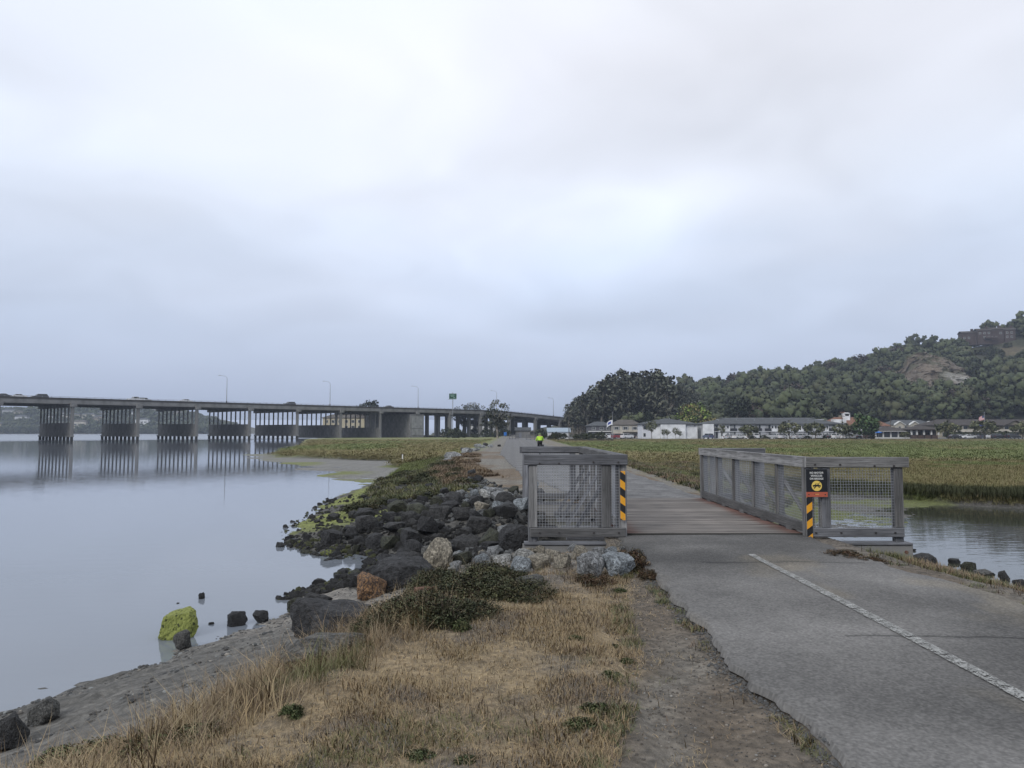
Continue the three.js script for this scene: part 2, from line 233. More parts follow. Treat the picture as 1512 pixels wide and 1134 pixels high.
{ // bay and creek
  const g = new THREE.PlaneGeometry(7000, 7000, 1, 1); g.rotateX(-Math.PI / 2); g.translate(-1000, WATER, -2500);
  const uv = g.attributes.uv; for (let i = 0; i < uv.count; i++) uv.setXY(i, g.attributes.position.getX(i), g.attributes.position.getZ(i));
  const rp = T.ripple.clone(); rp.repeat.set(1 / 9, 1 / 2.2); rp.needsUpdate = true;
  const m = pmat(0.185, 0.205, 0.235, { roughness: 0.02, ior: 1.34, specularIntensity: 1, bumpMap: rp, bumpScale: 0.0014 });
  const w = structure(obj('water', g, m)); w.userData.label = 'calm grey bay and creek water mirroring the sky';
  // the creek runs shallow and dark over mud
  const cg = new THREE.PlaneGeometry(260, 90); cg.rotateX(-Math.PI / 2); cg.translate(3.3 + 130, WATER + 0.006, -31); const cu = cg.attributes.uv; for (let i = 0; i < cu.count; i++) cu.setXY(i, cg.attributes.position.getX(i), cg.attributes.position.getZ(i));
  structure(obj('creek', cg, pmat(0.055, 0.058, 0.045, { roughness: 0.03, ior: 1.34, bumpMap: rp, bumpScale: 0.002 }))).userData.label = 'dark shallow creek beside the footbridge';
  // beyond the viaduct a breeze ruffles the surface
  const r2 = T.ripple.clone(); r2.repeat.set(1 / 14, 1 / 14); r2.needsUpdate = true;
  const pts = [[-400, 2], [-300, -47], [-134, 242], [40, 425], [900, 1330], [900, 3400], [-3500, 3400], [-3500, -60]], sh = new THREE.Shape(pts.map((p) => new THREE.Vector2(p[0], p[1]))), g2 = new THREE.ShapeGeometry(sh); g2.rotateX(-Math.PI / 2); g2.translate(0, WATER + 0.012, 0);
  const u2 = g2.attributes.uv; for (let i = 0; i < u2.count; i++) u2.setXY(i, g2.attributes.position.getX(i), g2.attributes.position.getZ(i));
  const far = structure(obj('water', g2, pmat(0.185, 0.205, 0.235, { roughness: 0.22, ior: 1.34, bumpMap: r2, bumpScale: 0.12 }))); far.userData.label = 'wind ruffled bay water beyond the viaduct';
}

// ---------------------------------------------------------------- asphalt path, worn edges, painted line
function ribbon(d0, d1, step, left, right, y, m, name, th = 0.06, cross = 1) {
  const pos = [], uv = [], idx = []; const L = []; for (let d = d0; d <= d1 + 1e-6; d += step) L.push(d);
  const cols = cross + 3;
  L.forEach((d) => { const a = left(d), b = right(d); const xs = [a - 0.02]; for (let k = 0; k <= cross; k++) xs.push(lerp(a, b, k / cross)); xs.push(b + 0.02); xs.forEach((x, k) => { pos.push(x, y(x, d) - (k === 0 || k === cols - 1 ? th : 0), -d); uv.push(x, d); }); });
  for (let j = 0; j + 1 < L.length; j++) for (let k = 0; k + 1 < cols; k++) { const a = j * cols + k, b = a + 1, c = a + cols, e = c + 1; idx.push(a, b, e, a, e, c); }
  const g = new THREE.BufferGeometry(); g.setAttribute('position', new THREE.Float32BufferAttribute(pos, 3)); g.setAttribute('uv', new THREE.Float32BufferAttribute(uv, 2)); g.setIndex(idx); g.computeVertexNormals(); return g;
}
const roadY = (x, d) => 0.035 + (fbm(x * 0.7, d * 0.7, 3, 130) - 0.5) * 0.03 + 0.012 * Math.sin((x - 1.7) / 3.3 * Math.PI);
const edgeL = (d) => 1.68 + (fbm(d * 2.5, 1, 4, 131) - 0.5) * 0.16 + (fbm(d * 14, 2, 2, 136) - 0.5) * 0.045 + (fbm(d * 0.5, 4, 2, 132) - 0.5) * 0.12, edgeR = (d) => interp([[0, 5.05], [7.5, 4.97], [8.6, 4.88], [9.8, 4.66], [11.2, 4.62], [12.7, 4.76]], d) + (fbm(d * 2, 9, 4, 133) - 0.5) * 0.26;
const asphalt = mat(0.30, 0.295, 0.29, { map: T.asphalt, bumpMap: T.asphaltBump, bumpScale: 0.006, roughness: 0.88 });
{ // darker and lighter old patches live in the colour map of a second, larger scale
  const cv = tex(1024, (u, v) => { const x = u * 6, d = v * 10 + 3; let n = 0.725 + (fbm(u * 7, v * 11, 5, 140) - 0.5) * 0.40 + (fbm(u * 2.6, v * 4.4, 3, 139) - 0.5) * 0.42 + (hash(u * 1024, v * 1024, 141) - 0.5) * 0.05 + (vn(u * 420, v * 700, 142) - 0.5) * 0.24 + (vn(u * 190, v * 316, 146) - 0.5) * 0.06; n += sm(9.6, 10.0, d + (fbm(x, 2, 3, 147) - 0.5) * 0.8) * -0.07;
    if (vn(u * 380, v * 630, 148) > 0.94) n += 0.12; if (vn(u * 360, v * 600, 149) > 0.93) n -= 0.11;
    const crack = (d0, x0, x1, s, w) => { const y = d0 + (fbm(x * 2.2, s, 4, s) - 0.5) * 0.22; const e = Math.abs(d - y); if (x > x0 && x < x1) { if (e < w) n -= 0.24; else if (e < w * 4) n -= 0.06 * fbm(x * 6, d * 6, 2, s); } };
    crack(9.95, 2.4, 4.5, 143, 0.02); crack(6.35, 2.7, 5.0, 144, 0.022);
    const dust = sm(0.5, 0.68, fbm(x * 0.9, d * 0.5, 4, 145) + (x > 4.3 ? (x - 4.3) * 0.35 : 0)); return [n * lerp(1, 1.10, dust), n * lerp(0.995, 1.06, dust), n * lerp(0.985, 0.98, dust)]; });
  cv.wrapS = cv.wrapT = THREE.ClampToEdgeWrapping; cv.repeat.set(1 / 6, 1 / 10); cv.offset.set(0, -3 / 10);
  const near = mat(0.25, 0.243, 0.236, { map: cv, bumpMap: T.asphaltBump, bumpScale: 0.007, roughness: 0.9 });
  const p = structure(obj('path', ribbon(-8, 12.62, 0.05, edgeL, edgeR, roadY, near, 'path', 0.045, 14), near)); p.userData.label = 'worn grey asphalt path leading to the footbridge';
  const far = mat(0.27, 0.265, 0.262, { map: T.asphalt, bumpMap: T.asphaltBump, bumpScale: 0.006 });
  const q = structure(obj('path', ribbon(19.42, 212, 0.6, (d) => interp([[19, 1.75], [24, 1.3], [30, 0.4], [60, -0.9], [212, -1.2]], d) + (fbm(d * 0.9, 2, 3, 134) - 0.5) * 0.3, (d) => interp([[19, 4.8], [37, 4.9], [90, 4.2], [212, 4.2]], d) + (fbm(d * 0.7, 5, 3, 135) - 0.5) * 0.3, (x, d) => 0.05 + (fbm(x, d, 2, 130) - 0.5) * 0.02, far, '', 0.08, 6), far)); q.userData.label = 'pale asphalt path running on beyond the footbridge';
}
{ // white centre line, worn
  const al = tex(512, (u, v) => { const n = vn(u * 60, v * 60, 151, 60) * 0.55 + fbm(u * 12, v * 12, 3, 152, 12) * 0.45; return g3(n > 0.41 ? 1 : 0); }, { metres: 0.5, color: false });
  const m = mat(0.44, 0.44, 0.42, { map: again(T.grain, 0.6), alphaMap: al, alphaTest: 0.5, roughness: 0.8 });
  const cx = (d) => 3.16 + 0.006 * d + (fbm(d * 0.6, 7, 2, 155) - 0.5) * 0.035;
  const w = (d) => 0.034 * (d > 8 ? lerp(1, 0.75, (d - 8) / 2.6) : 1);
  const g = ribbon(-6, 10.55, 0.1, (d) => cx(d) - w(d) + (fbm(d * 9, 3, 2, 153) - 0.5) * 0.012, (d) => cx(d) + w(d) + (fbm(d * 9, 6, 2, 154) - 0.5) * 0.012, (x, d) => roadY(x, d) + 0.009, m, '', 0, 1);
  const o = structure(obj('painted_line', g, m)); o.userData.label = 'worn white painted centre line on the asphalt path';
}
// ---------------------------------------------------------------- timber footbridge
const woodMats = [[0.26, 0.265, 0.285], [0.225, 0.23, 0.25], [0.35, 0.345, 0.34], [0.20, 0.197, 0.197]].map((c, i) => { const t = T.wood.clone(); t.offset.set(i * 0.23, i * 0.31); t.needsUpdate = true; return mat(...c, { map: t, bumpMap: t, bumpScale: 0.004, roughness: 0.92 }); });
const boltMat = mat(0.05, 0.045, 0.045, { roughness: 0.6, metalness: 0.5 }), wireMat = mat(0.42, 0.43, 0.45, { roughness: 0.45, metalness: 0.7 });
{
  const br = thing('footbridge', 'low timber footbridge deck of cross planks with red stained edges', 'footbridge', [0, 0, 0]);
  const plankMaps = [0, 1, 2, 3, 4, 5].map((k) => { const t = tex(256, (u, v) => { const s = fbmX(u + k * 0.17, v * 0.25 + k * 0.2), e = Math.min(u, 1 - u) * 2.95, n = fbm(u * 8, v * 3 + k, 4, 160 + k), red = (1 - sm(0.08, 0.42, e + (n - 0.5) * 0.4)), w = 0.53 + (s - 0.5) * 0.42 + (n - 0.5) * 0.3 + (k % 3 - 1) * 0.05; const ed = Math.abs(v - 0.5) > 0.455 ? 0.85 : 1; return [w * ed * lerp(1.0, 0.95, red), w * ed * lerp(0.975, 0.70, red), w * ed * lerp(0.95, 0.62, red)]; }); t.wrapS = t.wrapT = THREE.ClampToEdgeWrapping; return t; });
  const plankM = plankMaps.map((t) => mat(0.64, 0.6, 0.57, { map: t, roughness: 0.85 }));
  const R = rng(5), P = [0, 1, 2].map((k) => { const g = new THREE.BoxGeometry(2.96, 0.05, 0.1445 + k * 0.0012, 1, 1, 1); const p = g.attributes.position, uv = g.attributes.uv; for (let i = 0; i < p.count; i++) uv.setXY(i, clamp(p.getX(i) / 2.96 + 0.5, 0.005, 0.995), clamp(p.getZ(i) / 0.15 + 0.5, 0.02, 0.98)); return g; });
  for (let i = 0; i < 45; i++) { const o = obj('plank', P[i % 3], plankM[Math.floor(R() * 6)], br); o.position.set(3.28 + (R() - 0.5) * 0.02, 0.03 + (R() - 0.5) * 0.007, -(12.715 + i * 0.15)); }
  for (const x of [1.95, 2.6, 3.27, 3.95, 4.6]) obj('stringer', cbox(0.16, 0.34, 7.0, x, -0.18, -16.02), woodMats[3], br);
  const e = obj('edge_strip', box(3.2, 0.03, 0.03, 3.28, 0.045, -12.625), M.tide, br);
  for (const d of [12.62, 19.5]) obj('abutment', cbox(3.5, 1.0, 0.22, 3.3, -0.53 + (d > 15 ? 0 : 0), d > 15 ? -d - 0.05 : -d + 0.10 - 0.22, 0.02), M.conc, br);
}
function wirePanel(parent, a, b, y0, y1, pitch = 0.045) { // between two plan points
  const A = new THREE.Vector3(a[0], 0, a[1]), B = new THREE.Vector3(b[0], 0, b[1]), L = A.distanceTo(B), list = [], w = 0.0042;
  const n = Math.round(L / pitch), m = Math.round((y1 - y0) / pitch);
  for (let i = 0; i <= n; i++) { const g = new THREE.BoxGeometry(w, y1 - y0, w); g.translate(i / n * L - L / 2, (y0 + y1) / 2, 0.0022); list.push(g); }
  for (let j = 0; j <= m; j++) { const g = new THREE.BoxGeometry(L, w, w); g.translate(0, lerp(y0, y1, j / m), -0.0022); list.push(g); }
  const g = merge(list); g.rotateY(Math.atan2(-(B.z - A.z), B.x - A.x)); g.translate((A.x + B.x) / 2, 0, (A.z + B.z) / 2);
  const o = obj('wire_mesh', g, wireMat, parent); o.userData.kind = 'stuff'; return o;
}
function railing(xe, s, top, label) { // xe: deck-side line, s: outward direction
  const t = thing('bridge_railing', label, 'railing', [0, 0, 0]); let k = s > 0 ? 0 : 1; const wm = () => woodMats[(k++ * 7) % 4];
  const D0 = 12.42, D1 = 19.36, W = 1.66, tb = 0.165, yb = 0.03, hb = 0.145;
  // rail along the deck: top beam, lower rail, posts, wire, braces
  obj('top_rail', cbox(0.10, tb, D1 - D0 - 0.1, xe, top - tb / 2, -(D0 + D1) / 2, 0.01, 'z'), woodMats[s > 0 ? 2 : 0], t);
  obj('cap_board', cbox(0.085, 0.14, D1 - D0 - 0.3, xe + s * 0.096, top - 0.075, -(D0 + D1) / 2, 0.01, 'z'), wm(), t);
  obj('bottom_rail', cbox(0.08, 0.15, D1 - D0 - 0.1, xe, 0.165, -(D0 + D1) / 2, 0.01, 'z'), wm(), t);
  const n = 5;
  for (let i = 0; i <= n; i++) {
    const d = lerp(D0 + 0.1, D1 - 0.1, i / n);
    obj('post', cbox(0.09, top - tb + 0.42, 0.09, xe + s * 0.08, (top - tb - 0.42) / 2, -d, 0.008), wm(), t);
    obj('batten', cbox(0.05, top - tb - 0.24, 0.085, xe - s * 0.022 + s * 0.03, (top - tb + 0.24) / 2, -d, 0.006), wm(), t);
    if (i < n) { const e = lerp(D0 + 0.1, D1 - 0.1, (i + 1) / n); wirePanel(t, [xe + s * 0.02, -d - 0.05], [xe + s * 0.02, -e + 0.05], 0.22, top - tb + 0.03); obj('block', cbox(0.09, 0.10, 0.26, xe, 0.075, -(d + e) / 2, 0.006), woodMats[3], t); }
    if (i > 0 && i < n) { obj('brace', bar([xe + s * 0.13, 0.85, -d], [xe + s * 0.72, -0.12, -d], 0.05, 0.07), wm(), t); obj('outrigger', cbox(0.95, 0.09, 0.09, xe + s * 0.36, -0.17, -d, 0.006), wm(), t); }
  }
  // wings turned outward at both ends
  for (const [d, q] of [[D0, 1], [D1, -1]]) {
    const z = -d, x0 = xe - s * 0.05, x1 = xe + s * (W - 0.05), mid = (x0 + x1) / 2, zi = z - q * 0.03;
    obj('wing_top_rail', cbox(W, tb, 0.10, mid, top - tb / 2, z + q * 0.02, 0.01, 'x'), wm(), t);
    obj('wing_cap_board', cbox(W - 0.22, 0.14, 0.085, mid + s * 0.06, top - 0.078, z - q * 0.08, 0.01, 'x'), wm(), t);
    obj('wing_bottom_rail', cbox(W - 0.13, hb, 0.07, mid - s * 0.03, yb + hb / 2, z + q * 0.015, 0.01, 'x'), wm(), t);
    const post = (o, w, y0) => obj('post', cbox(w, top - tb - y0, 0.11, xe + s * o, (top - tb + y0) / 2, zi - q * 0.055 + 0.0, 0.008, 'y'), wm(), t);
    post(0.015, 0.12, -0.06); post(0.29, 0.14, 0.02); post(W - 0.19, 0.14, -0.38);
    const face = (o, w) => obj('batten', cbox(w, top - tb - yb - hb - 0.01, 0.035, xe + s * o, (top - tb + yb + hb) / 2, z + q * 0.0 + q * 0.005, 0.005, 'y'), wm(), t);
    face(0.29, 0.14); face(W - 0.2, 0.13);
    wirePanel(t, [xe + s * 0.36, zi], [xe + s * (W - 0.26), zi], 0.14, top - tb + 0.04); wirePanel(t, [xe + s * 0.08, zi], [xe + s * 0.22, zi], 0.14, top - tb + 0.04);
    if (q > 0) for (const o of [0.1, 0.5, 1.05, W - 0.3]) { for (const yy of [top - 0.12 - (o > 1 ? 0.02 : 0), yb + 0.07]) { const g = new THREE.CylinderGeometry(0.016, 0.016, 0.02, 8); g.rotateX(Math.PI / 2); g.translate(xe + s * o, yy, z + 0.078 - (yy < 0.3 ? 0.02 : 0)); obj('bolt', g, boltMat, t); } }
    // sill that carries the wing
    obj('sill', cbox(W - 0.02, 0.30, 0.24, mid + s * 0.03, -0.24, z - q * 0.04, 0.02), M.conc, t);
    obj('sill_cap', cbox(W - 0.06, 0.035, 0.28, mid + s * 0.03, -0.072, z - q * 0.03, 0.008), woodMats[1], t);
    for (const o of [0.25, 0.8, W - 0.15]) { const g = new THREE.CylinderGeometry(0.028, 0.028, 0.03, 8); g.rotateX(Math.PI / 2); g.translate(xe + s * o, -0.2, z + q * 0.09); obj('bolt', g, M.rustBolt ??= mat(0.12, 0.06, 0.045), t); }
  }
  return t;
}
railing(1.80, -1, 1.34, 'weathered grey timber railing on the bay side of the footbridge');
railing(4.74, 1, 1.30, 'weathered grey timber railing on the creek side of the footbridge');
// striped marker boards and the notice
function marker(x, y0, y1, w, dir, label) {
  const c = document.createElement('canvas'); c.width = 64; c.height = 512; const g = c.getContext('2d'), n = 64 * (y1 - y0) / w; c.height = Math.round(n);
  g.fillStyle = '#dc9a1e'; g.fillRect(0, 0, 64, n); g.fillStyle = '#121418'; const step = n / (y1 - y0) * 0.25;
  for (let y = -step; y < n + step; y += step) { g.beginPath(); if (dir > 0) { g.moveTo(0, y); g.lineTo(64, y + 46); g.lineTo(64, y + 46 + step / 2); g.lineTo(0, y + step / 2); } else { g.moveTo(0, y + 46); g.lineTo(64, y); g.lineTo(64, y + step / 2); g.lineTo(0, y + 46 + step / 2); } g.fill(); }
  const R = rng(71 + dir); for (let i = 0; i < 260; i++) { g.fillStyle = `rgba(${R() > 0.5 ? '60,50,40' : '190,170,140'},${0.10 + R() * 0.2})`; g.fillRect(R() * 64, R() * n, 1 + R() * 3, 1 + R() * 6); }
  const t = new THREE.CanvasTexture(c); t.colorSpace = THREE.SRGBColorSpace;
  const o = thing('marker_board', label, 'marker', [x, y0, -12.352]);
  obj('backing_plate', cbox(w, y1 - y0, 0.008, 0, (y1 - y0) / 2, 0, 0.002), M.steel, o);
  const f = new THREE.PlaneGeometry(w - 0.004, y1 - y0 - 0.004); f.translate(0, (y1 - y0) / 2, 0.0065); obj('striped_face', f, mat(0.95, 0.95, 0.95, { map: t, roughness: 0.5 }), o);
  for (const y of [0.03, y1 - y0 - 0.03]) { const b = new THREE.CylinderGeometry(0.007, 0.007, 0.008, 8); b.rotateX(Math.PI / 2); b.translate(0, y, 0.009); obj('bolt', b, M.steel, o); }
  return o;
}
marker(1.765, 0.30, 1.08, 0.085, 1, 'yellow and black striped marker board on the bay side railing post');
marker(4.735, 0.02, 0.72, 0.095, -1, 'yellow and black striped marker board below the black notice');
{
  const o = thing('notice_sign', 'black notice reading no motor vehicles on bridge with orange strip', 'sign', [4.85, 0.67, -12.325]);
  const w = 0.345, h = 0.445; const c = document.createElement('canvas'); c.width = 690; c.height = 890; const g = c.getContext('2d');
  g.fillStyle = '#0d0e14'; g.fillRect(0, 0, 690, 890); g.fillStyle = '#a9543e'; g.fillRect(0, 735, 690, 155);
  g.fillStyle = '#d6d6d2'; g.textAlign = 'center'; g.font = 'bold 82px sans-serif'; g.fillText('NO MOTOR', 345, 150); g.fillText('VEHICLES', 345, 245); g.fillText('ON BRIDGE', 345, 340);
  g.fillStyle = '#d9bb5c'; g.beginPath(); g.arc(345, 540, 165, 0, 7); g.fill();
  g.fillStyle = '#11120f'; g.beginPath(); g.moveTo(215, 560); g.lineTo(215, 520); g.lineTo(280, 505); g.lineTo(300, 468); g.lineTo(395, 468); g.lineTo(412, 508); g.lineTo(475, 520); g.lineTo(478, 562); g.fill();
  for (const x of [270, 425]) { g.beginPath(); g.arc(x, 568, 33, 0, 7); g.fill(); g.fillStyle = '#d9bb5c'; g.beginPath(); g.arc(x, 568, 12, 0, 7); g.fill(); g.fillStyle = '#11120f'; }
  g.fillStyle = '#d9bb5c'; g.fillRect(312, 480, 36, 26); g.fillRect(358, 480, 36, 28);
  g.strokeStyle = '#11120f'; g.lineWidth = 17; g.beginPath(); g.moveTo(242, 650); g.lineTo(448, 430); g.stroke();
  g.fillStyle = '#d9bb5c'; g.fillRect(290, 800, 120, 14); g.fillStyle = '#2a1a16'; g.beginPath(); g.moveTo(235, 815); g.lineTo(275, 795); g.lineTo(285, 815); g.fill();
  const t = new THREE.CanvasTexture(c); t.colorSpace = THREE.SRGBColorSpace;
  obj('backing_plate', cbox(w, h, 0.006, 0, h / 2, 0, 0.002), M.steel, o);
  const f = new THREE.PlaneGeometry(w - 0.004, h - 0.004); f.translate(0, h / 2, 0.005); obj('printed_face', f, mat(1, 1, 1, { map: t, roughness: 0.45 }), o);
  for (const x of [-0.13, 0.13]) { const b = new THREE.CylinderGeometry(0.010, 0.010, 0.008, 8); b.rotateX(Math.PI / 2); b.translate(x, 0.04, 0.008); obj('bolt', b, boltMat, o); }
}

// ---------------------------------------------------------------- rocks
const cast = (px, py) => { // where a line of sight measured on the photograph meets the ground or the water
  const a = camera.rotation.x, x = (px - 756) / F, y = -(py - 567) / F, dy = y * Math.cos(a) + Math.sin(a), dz = y * Math.sin(a) - Math.cos(a);
  for (let t = 3; t < 400; t += 0.03 + t * 0.0015) { const P = [x * t, 1.7 + dy * t, dz * t]; const g = Math.max(WATER, H(P[0], -P[2])); if (P[1] <= g) return [P[0], g, P[2]]; }
  return [x * 300, -0.5, dz * 300];
};
function rockGeo(seed, detail = 5, sq = 0.75, rough = 0.06, more = 0) { // fractured block: hull of a few points, faces split and roughened
  const R = rng(seed * 7 + 3), pts = []; const np = 16 + more + Math.floor(R() * 7); for (let i = 0; i < np; i++) { const v = new THREE.Vector3(R() * 2 - 1, (R() * 2 - 1), R() * 2 - 1); if (v.lengthSq() < 0.05) continue; v.normalize().multiplyScalar(0.86 + R() * 0.2); v.x = clamp(v.x, -0.86, 0.86); v.z = clamp(v.z, -0.8, 0.86); pts.push(v); }
  let p = Array.from(new ConvexGeometry(pts).attributes.position.array);
  for (let k = 0; k < (detail > 6 ? 3 : detail > 3 ? 2 : 0); k++) { const q = []; for (let i = 0; i < p.length; i += 9) { const a = p.slice(i, i + 3), b = p.slice(i + 3, i + 6), c = p.slice(i + 6, i + 9), m = (u, v) => [(u[0] + v[0]) / 2, (u[1] + v[1]) / 2, (u[2] + v[2]) / 2], ab = m(a, b), bc = m(b, c), ca = m(c, a); for (const t of [[a, ab, ca], [ab, b, bc], [ca, bc, c], [ab, bc, ca]]) for (const v of t) q.push(...v); } p = q; }
  for (let i = 0; i < p.length; i += 3) { const [x, y, z] = [p[i], p[i + 1], p[i + 2]], a = fbm(x * 2.4 + seed, y * 2.4 + z * 1.7, 4, seed) + fbm(z * 2.9, x * 2 - y * 2.4 + seed, 4, seed + 3) - 1, f = 1 + a * rough * 2.4; p[i] = x * f; p[i + 1] = y * f * sq; p[i + 2] = z * f; }
  const g = new THREE.BufferGeometry(); g.setAttribute('position', new THREE.Float32BufferAttribute(p, 3)); g.computeVertexNormals();
  return muv(toCreasedNormals(g, 0.34), 'x', seed * 0.31, seed * 0.17);
}
const rk = (r, g, b, o = {}) => mat(r, g, b, { map: T.rock, bumpMap: T.rockBump, bumpScale: 0.045, ...o });
const RM = { dark: rk(0.054, 0.054, 0.057), dark2: rk(0.07, 0.069, 0.069), wet: rk(0.036, 0.036, 0.038, { roughness: 0.6 }), olive: rk(0.078, 0.082, 0.055), grey: rk(0.40, 0.41, 0.415), blue: rk(0.42, 0.46, 0.49), pale: rk(0.6, 0.6, 0.575), tan: rk(0.48, 0.43, 0.34), muddy: rk(0.19, 0.187, 0.175),
  orange: mat(1, 1, 1, { map: tex(256, (u, v) => { const n = fbm(u * 7, v * 7, 5, 171, 7); return n > 0.5 ? [0.46 + n * 0.14, 0.36 + n * 0.1, 0.30] : [0.26 + n * 0.18, 0.21 + n * 0.14, 0.185 + n * 0.1]; }, { metres: 0.5 }), bumpMap: T.rockBump, bumpScale: 0.03 }),
  algae: mat(1, 1, 1, { map: tex(256, (u, v) => { const n = fbm(u * 6, v * 6, 5, 172, 6), f = hash(u * 256, v * 256, 173); return n > 0.36 ? [0.38 + n * 0.2 + f * 0.06, 0.41 + n * 0.19 + f * 0.06, 0.21 + n * 0.14] : [0.25, 0.27, 0.15]; }, { metres: 0.6 }), bumpMap: T.rockBump, bumpScale: 0.03 }),
  algaePart: mat(1, 1, 1, { map: tex(256, (u, v) => { const n = fbm(u * 5, v * 5, 5, 174, 5); return n > 0.52 ? [0.33 + n * 0.1, 0.36 + n * 0.1, 0.16] : [0.22 + n * 0.1, 0.22 + n * 0.1, 0.19 + n * 0.06]; }, { metres: 0.7 }), bumpMap: T.rockBump, bumpScale: 0.02 }) };
const RG = []; for (let i = 0; i < 16; i++) RG.push(rockGeo(200 + i, 5, 0.72, 0.085));
const placed = []; const vary0 = (c, R) => { const k = 0.7 + R() * 0.6; return c.map((v) => v * k); };
function rock(x, y, z, w, h, dp, m, geo, label, group, turn = 0, sink = 0.3) {
  const o = obj('shore_rock', geo, m); o.scale.set(w / 2, h / 2 / 0.72, dp / 2); o.rotation.set(0, turn, 0); o.position.set(x, y + h * (0.5 - sink), z); placed.push([x, z, Math.max(w, dp) / 2]);
  return tag(o, label, 'rock', group);
}
{
  const big = (seed, px, py, w, h, dp, m, label, turn = 0, sink = 0.22, back = 0.5, detail = 9) => { const P = cast(px, py); rock(P[0], P[1], P[2] - dp * back * 0.6, w, h, dp, m, rockGeo(seed, detail, 0.72, 0.10, [1, 12].includes(seed) ? 26 : 6), label, undefined, turn, sink); };
  big(1, 252, 943, 0.62, 0.56, 0.55, RM.algae, 'large rock coated in bright yellow green algae in shallow water', 0.4, 0.25);
  big(2, 266, 960, 0.27, 0.30, 0.24, RM.muddy, 'small dark upright stone in front of the green algae rock', 1.2, 0.2);
  big(3, 348, 925, 0.34, 0.26, 0.3, RM.wet, 'dark pointed rock in the water beside the mud bank', 0.7);
  big(4, 382, 921, 0.33, 0.22, 0.26, RM.dark, 'dark wedge shaped rock at the edge of the mud bank', 2.0);
  big(5, 296, 885, 0.12, 0.13, 0.12, RM.wet, 'small black stone alone in open water', 0.2);
  big(6, 262, 892, 0.06, 0.03, 0.05, RM.wet, 'tiny black stone barely breaking the water', 0.2, 0.4);
  big(7, 311, 923, 0.10, 0.05, 0.09, RM.wet, 'low flat black stone awash in the water', 0.2, 0.35);
  big(8, -2, 1112, 0.36, 0.34, 0.36, RM.dark2, 'rounded dark boulder on the mud with dry weeds below', 0.8);
  big(9, 55, 1072, 0.30, 0.28, 0.28, RM.muddy, 'grey pointed stone on the mud beside the rounded boulder', 1.6);
  big(10, 478, 946, 1.1, 0.5, 0.8, RM.dark, 'big dark grey boulder leaning below the orange rock', 2.5, 0.3);
  big(11, 470, 985, 1.0, 0.34, 0.6, RM.muddy, 'flat mud coated slab at the foot of the big boulder', 0.3, 0.35);
  big(12, 545, 886, 0.52, 0.46, 0.44, RM.orange, 'orange brown pitted rock above the dark boulder', 0.5, 0.15);
  big(13, 437, 905, 0.36, 0.26, 0.3, RM.olive, 'olive dark rock dipping into the water', 0.4);
  big(14, 462, 900, 0.62, 0.3, 0.4, RM.dark2, 'long dark rock lying along the water edge', 2.7);
  big(15, 525, 868, 0.42, 0.3, 0.36, RM.wet, 'black block standing at the water just behind the orange rock', 1.0);
  big(16, 590, 870, 1.05, 0.62, 0.9, RM.dark, 'very large dark angular boulder above the small inlet', 0.2, 0.25);
  big(17, 648, 845, 0.58, 0.62, 0.42, RM.tan, 'pale triangular rock standing upright over the shrubs', 0.3, 0.15);
  big(18, 620, 850, 0.5, 0.3, 0.4, RM.muddy, 'grey slab against the pale triangular rock', 1.3);
  big(19, 706, 788, 0.75, 0.5, 0.6, RM.dark2, 'dark boulder with sloping top in the rip rap', 0.4);
  big(20, 765, 812, 0.9, 0.6, 0.7, RM.dark, 'large near black boulder beside the timber wing fence', 1.1);
  big(21, 745, 765, 0.8, 0.5, 0.6, RM.wet, 'blackish boulder behind the fence side boulder', 2.1);
  big(22, 605, 775, 0.62, 0.42, 0.5, RM.dark2, 'smooth grey boulder in the middle of the rip rap', 0.9);
  big(23, 575, 812, 0.7, 0.4, 0.5, RM.olive, 'olive grey boulder beside the small inlet', 1.9);
  const wing = 'pale rocks heaped under the fence wing';
  for (const [i, [px, py, w, m]] of [[869, 812, 0.24, 'tan'], [888, 812, 0.22, 'blue'], [884, 822, 0.25, 'grey'], [903, 822, 0.26, 'blue'], [857, 828, 0.34, 'tan'], [830, 840, 0.34, 'tan'], [797, 841, 0.4, 'tan'], [767, 850, 0.44, 'blue'], [815, 830, 0.3, 'tan'], [880, 835, 0.26, 'blue'], [774, 830, 0.4, 'pale'], [745, 832, 0.3, 'pale'], [712, 834, 0.3, 'blue'], [677, 828, 0.28, 'blue'], [730, 824, 0.34, 'grey'], [845, 815, 0.2, 'grey'], [790, 815, 0.24, 'grey'], [920, 815, 0.14, 'grey']].entries()) {
    const P = cast(px, py), hgt = w * (0.62 + hash(i, 1) * 0.2); rock(P[0], P[1], P[2] - w * 0.3, w, hgt, w * 0.85, RM[m], RG[(i * 5) % 16], `${{ tan: 'tan', blue: 'blue grey', grey: 'mid grey', pale: 'pale lichen covered' }[m]} angular stone in the heap under the bay side fence wing`, wing, hash(i, 2) * 6, 0.2);
  }
  for (let i = 0; i < 34; i++) { const x = -1.5 + hash(i, 31) * 3.0, d = 11.35 + hash(i, 32) * 1.3 + Math.max(0, -x) * 0.5, w = 0.14 + hash(i, 33) ** 1.5 * 0.22, m = ['tan', 'blue', 'grey', 'pale', 'grey'][i % 5]; if (placed.some(([a, b, r]) => Math.hypot(a - x, b + d) < (r + w / 2) * 0.6)) continue; rock(x, H(x, d), -d, w, w * (0.6 + hash(i, 34) * 0.2), w * 0.85, RM[m], RG[(i * 7 + 3) % 16], `${{ tan: 'tan', blue: 'blue grey', grey: 'mid grey', pale: 'pale lichen covered' }[m]} angular stone in the heap under the bay side fence wing`, wing, hash(i, 35) * 6, 0.2); }
  big(31, 914, 852, 0.50, 0.40, 0.42, RM.blue, 'largest blue grey stone at the foot of the fence wing', 0.5, 0.18);
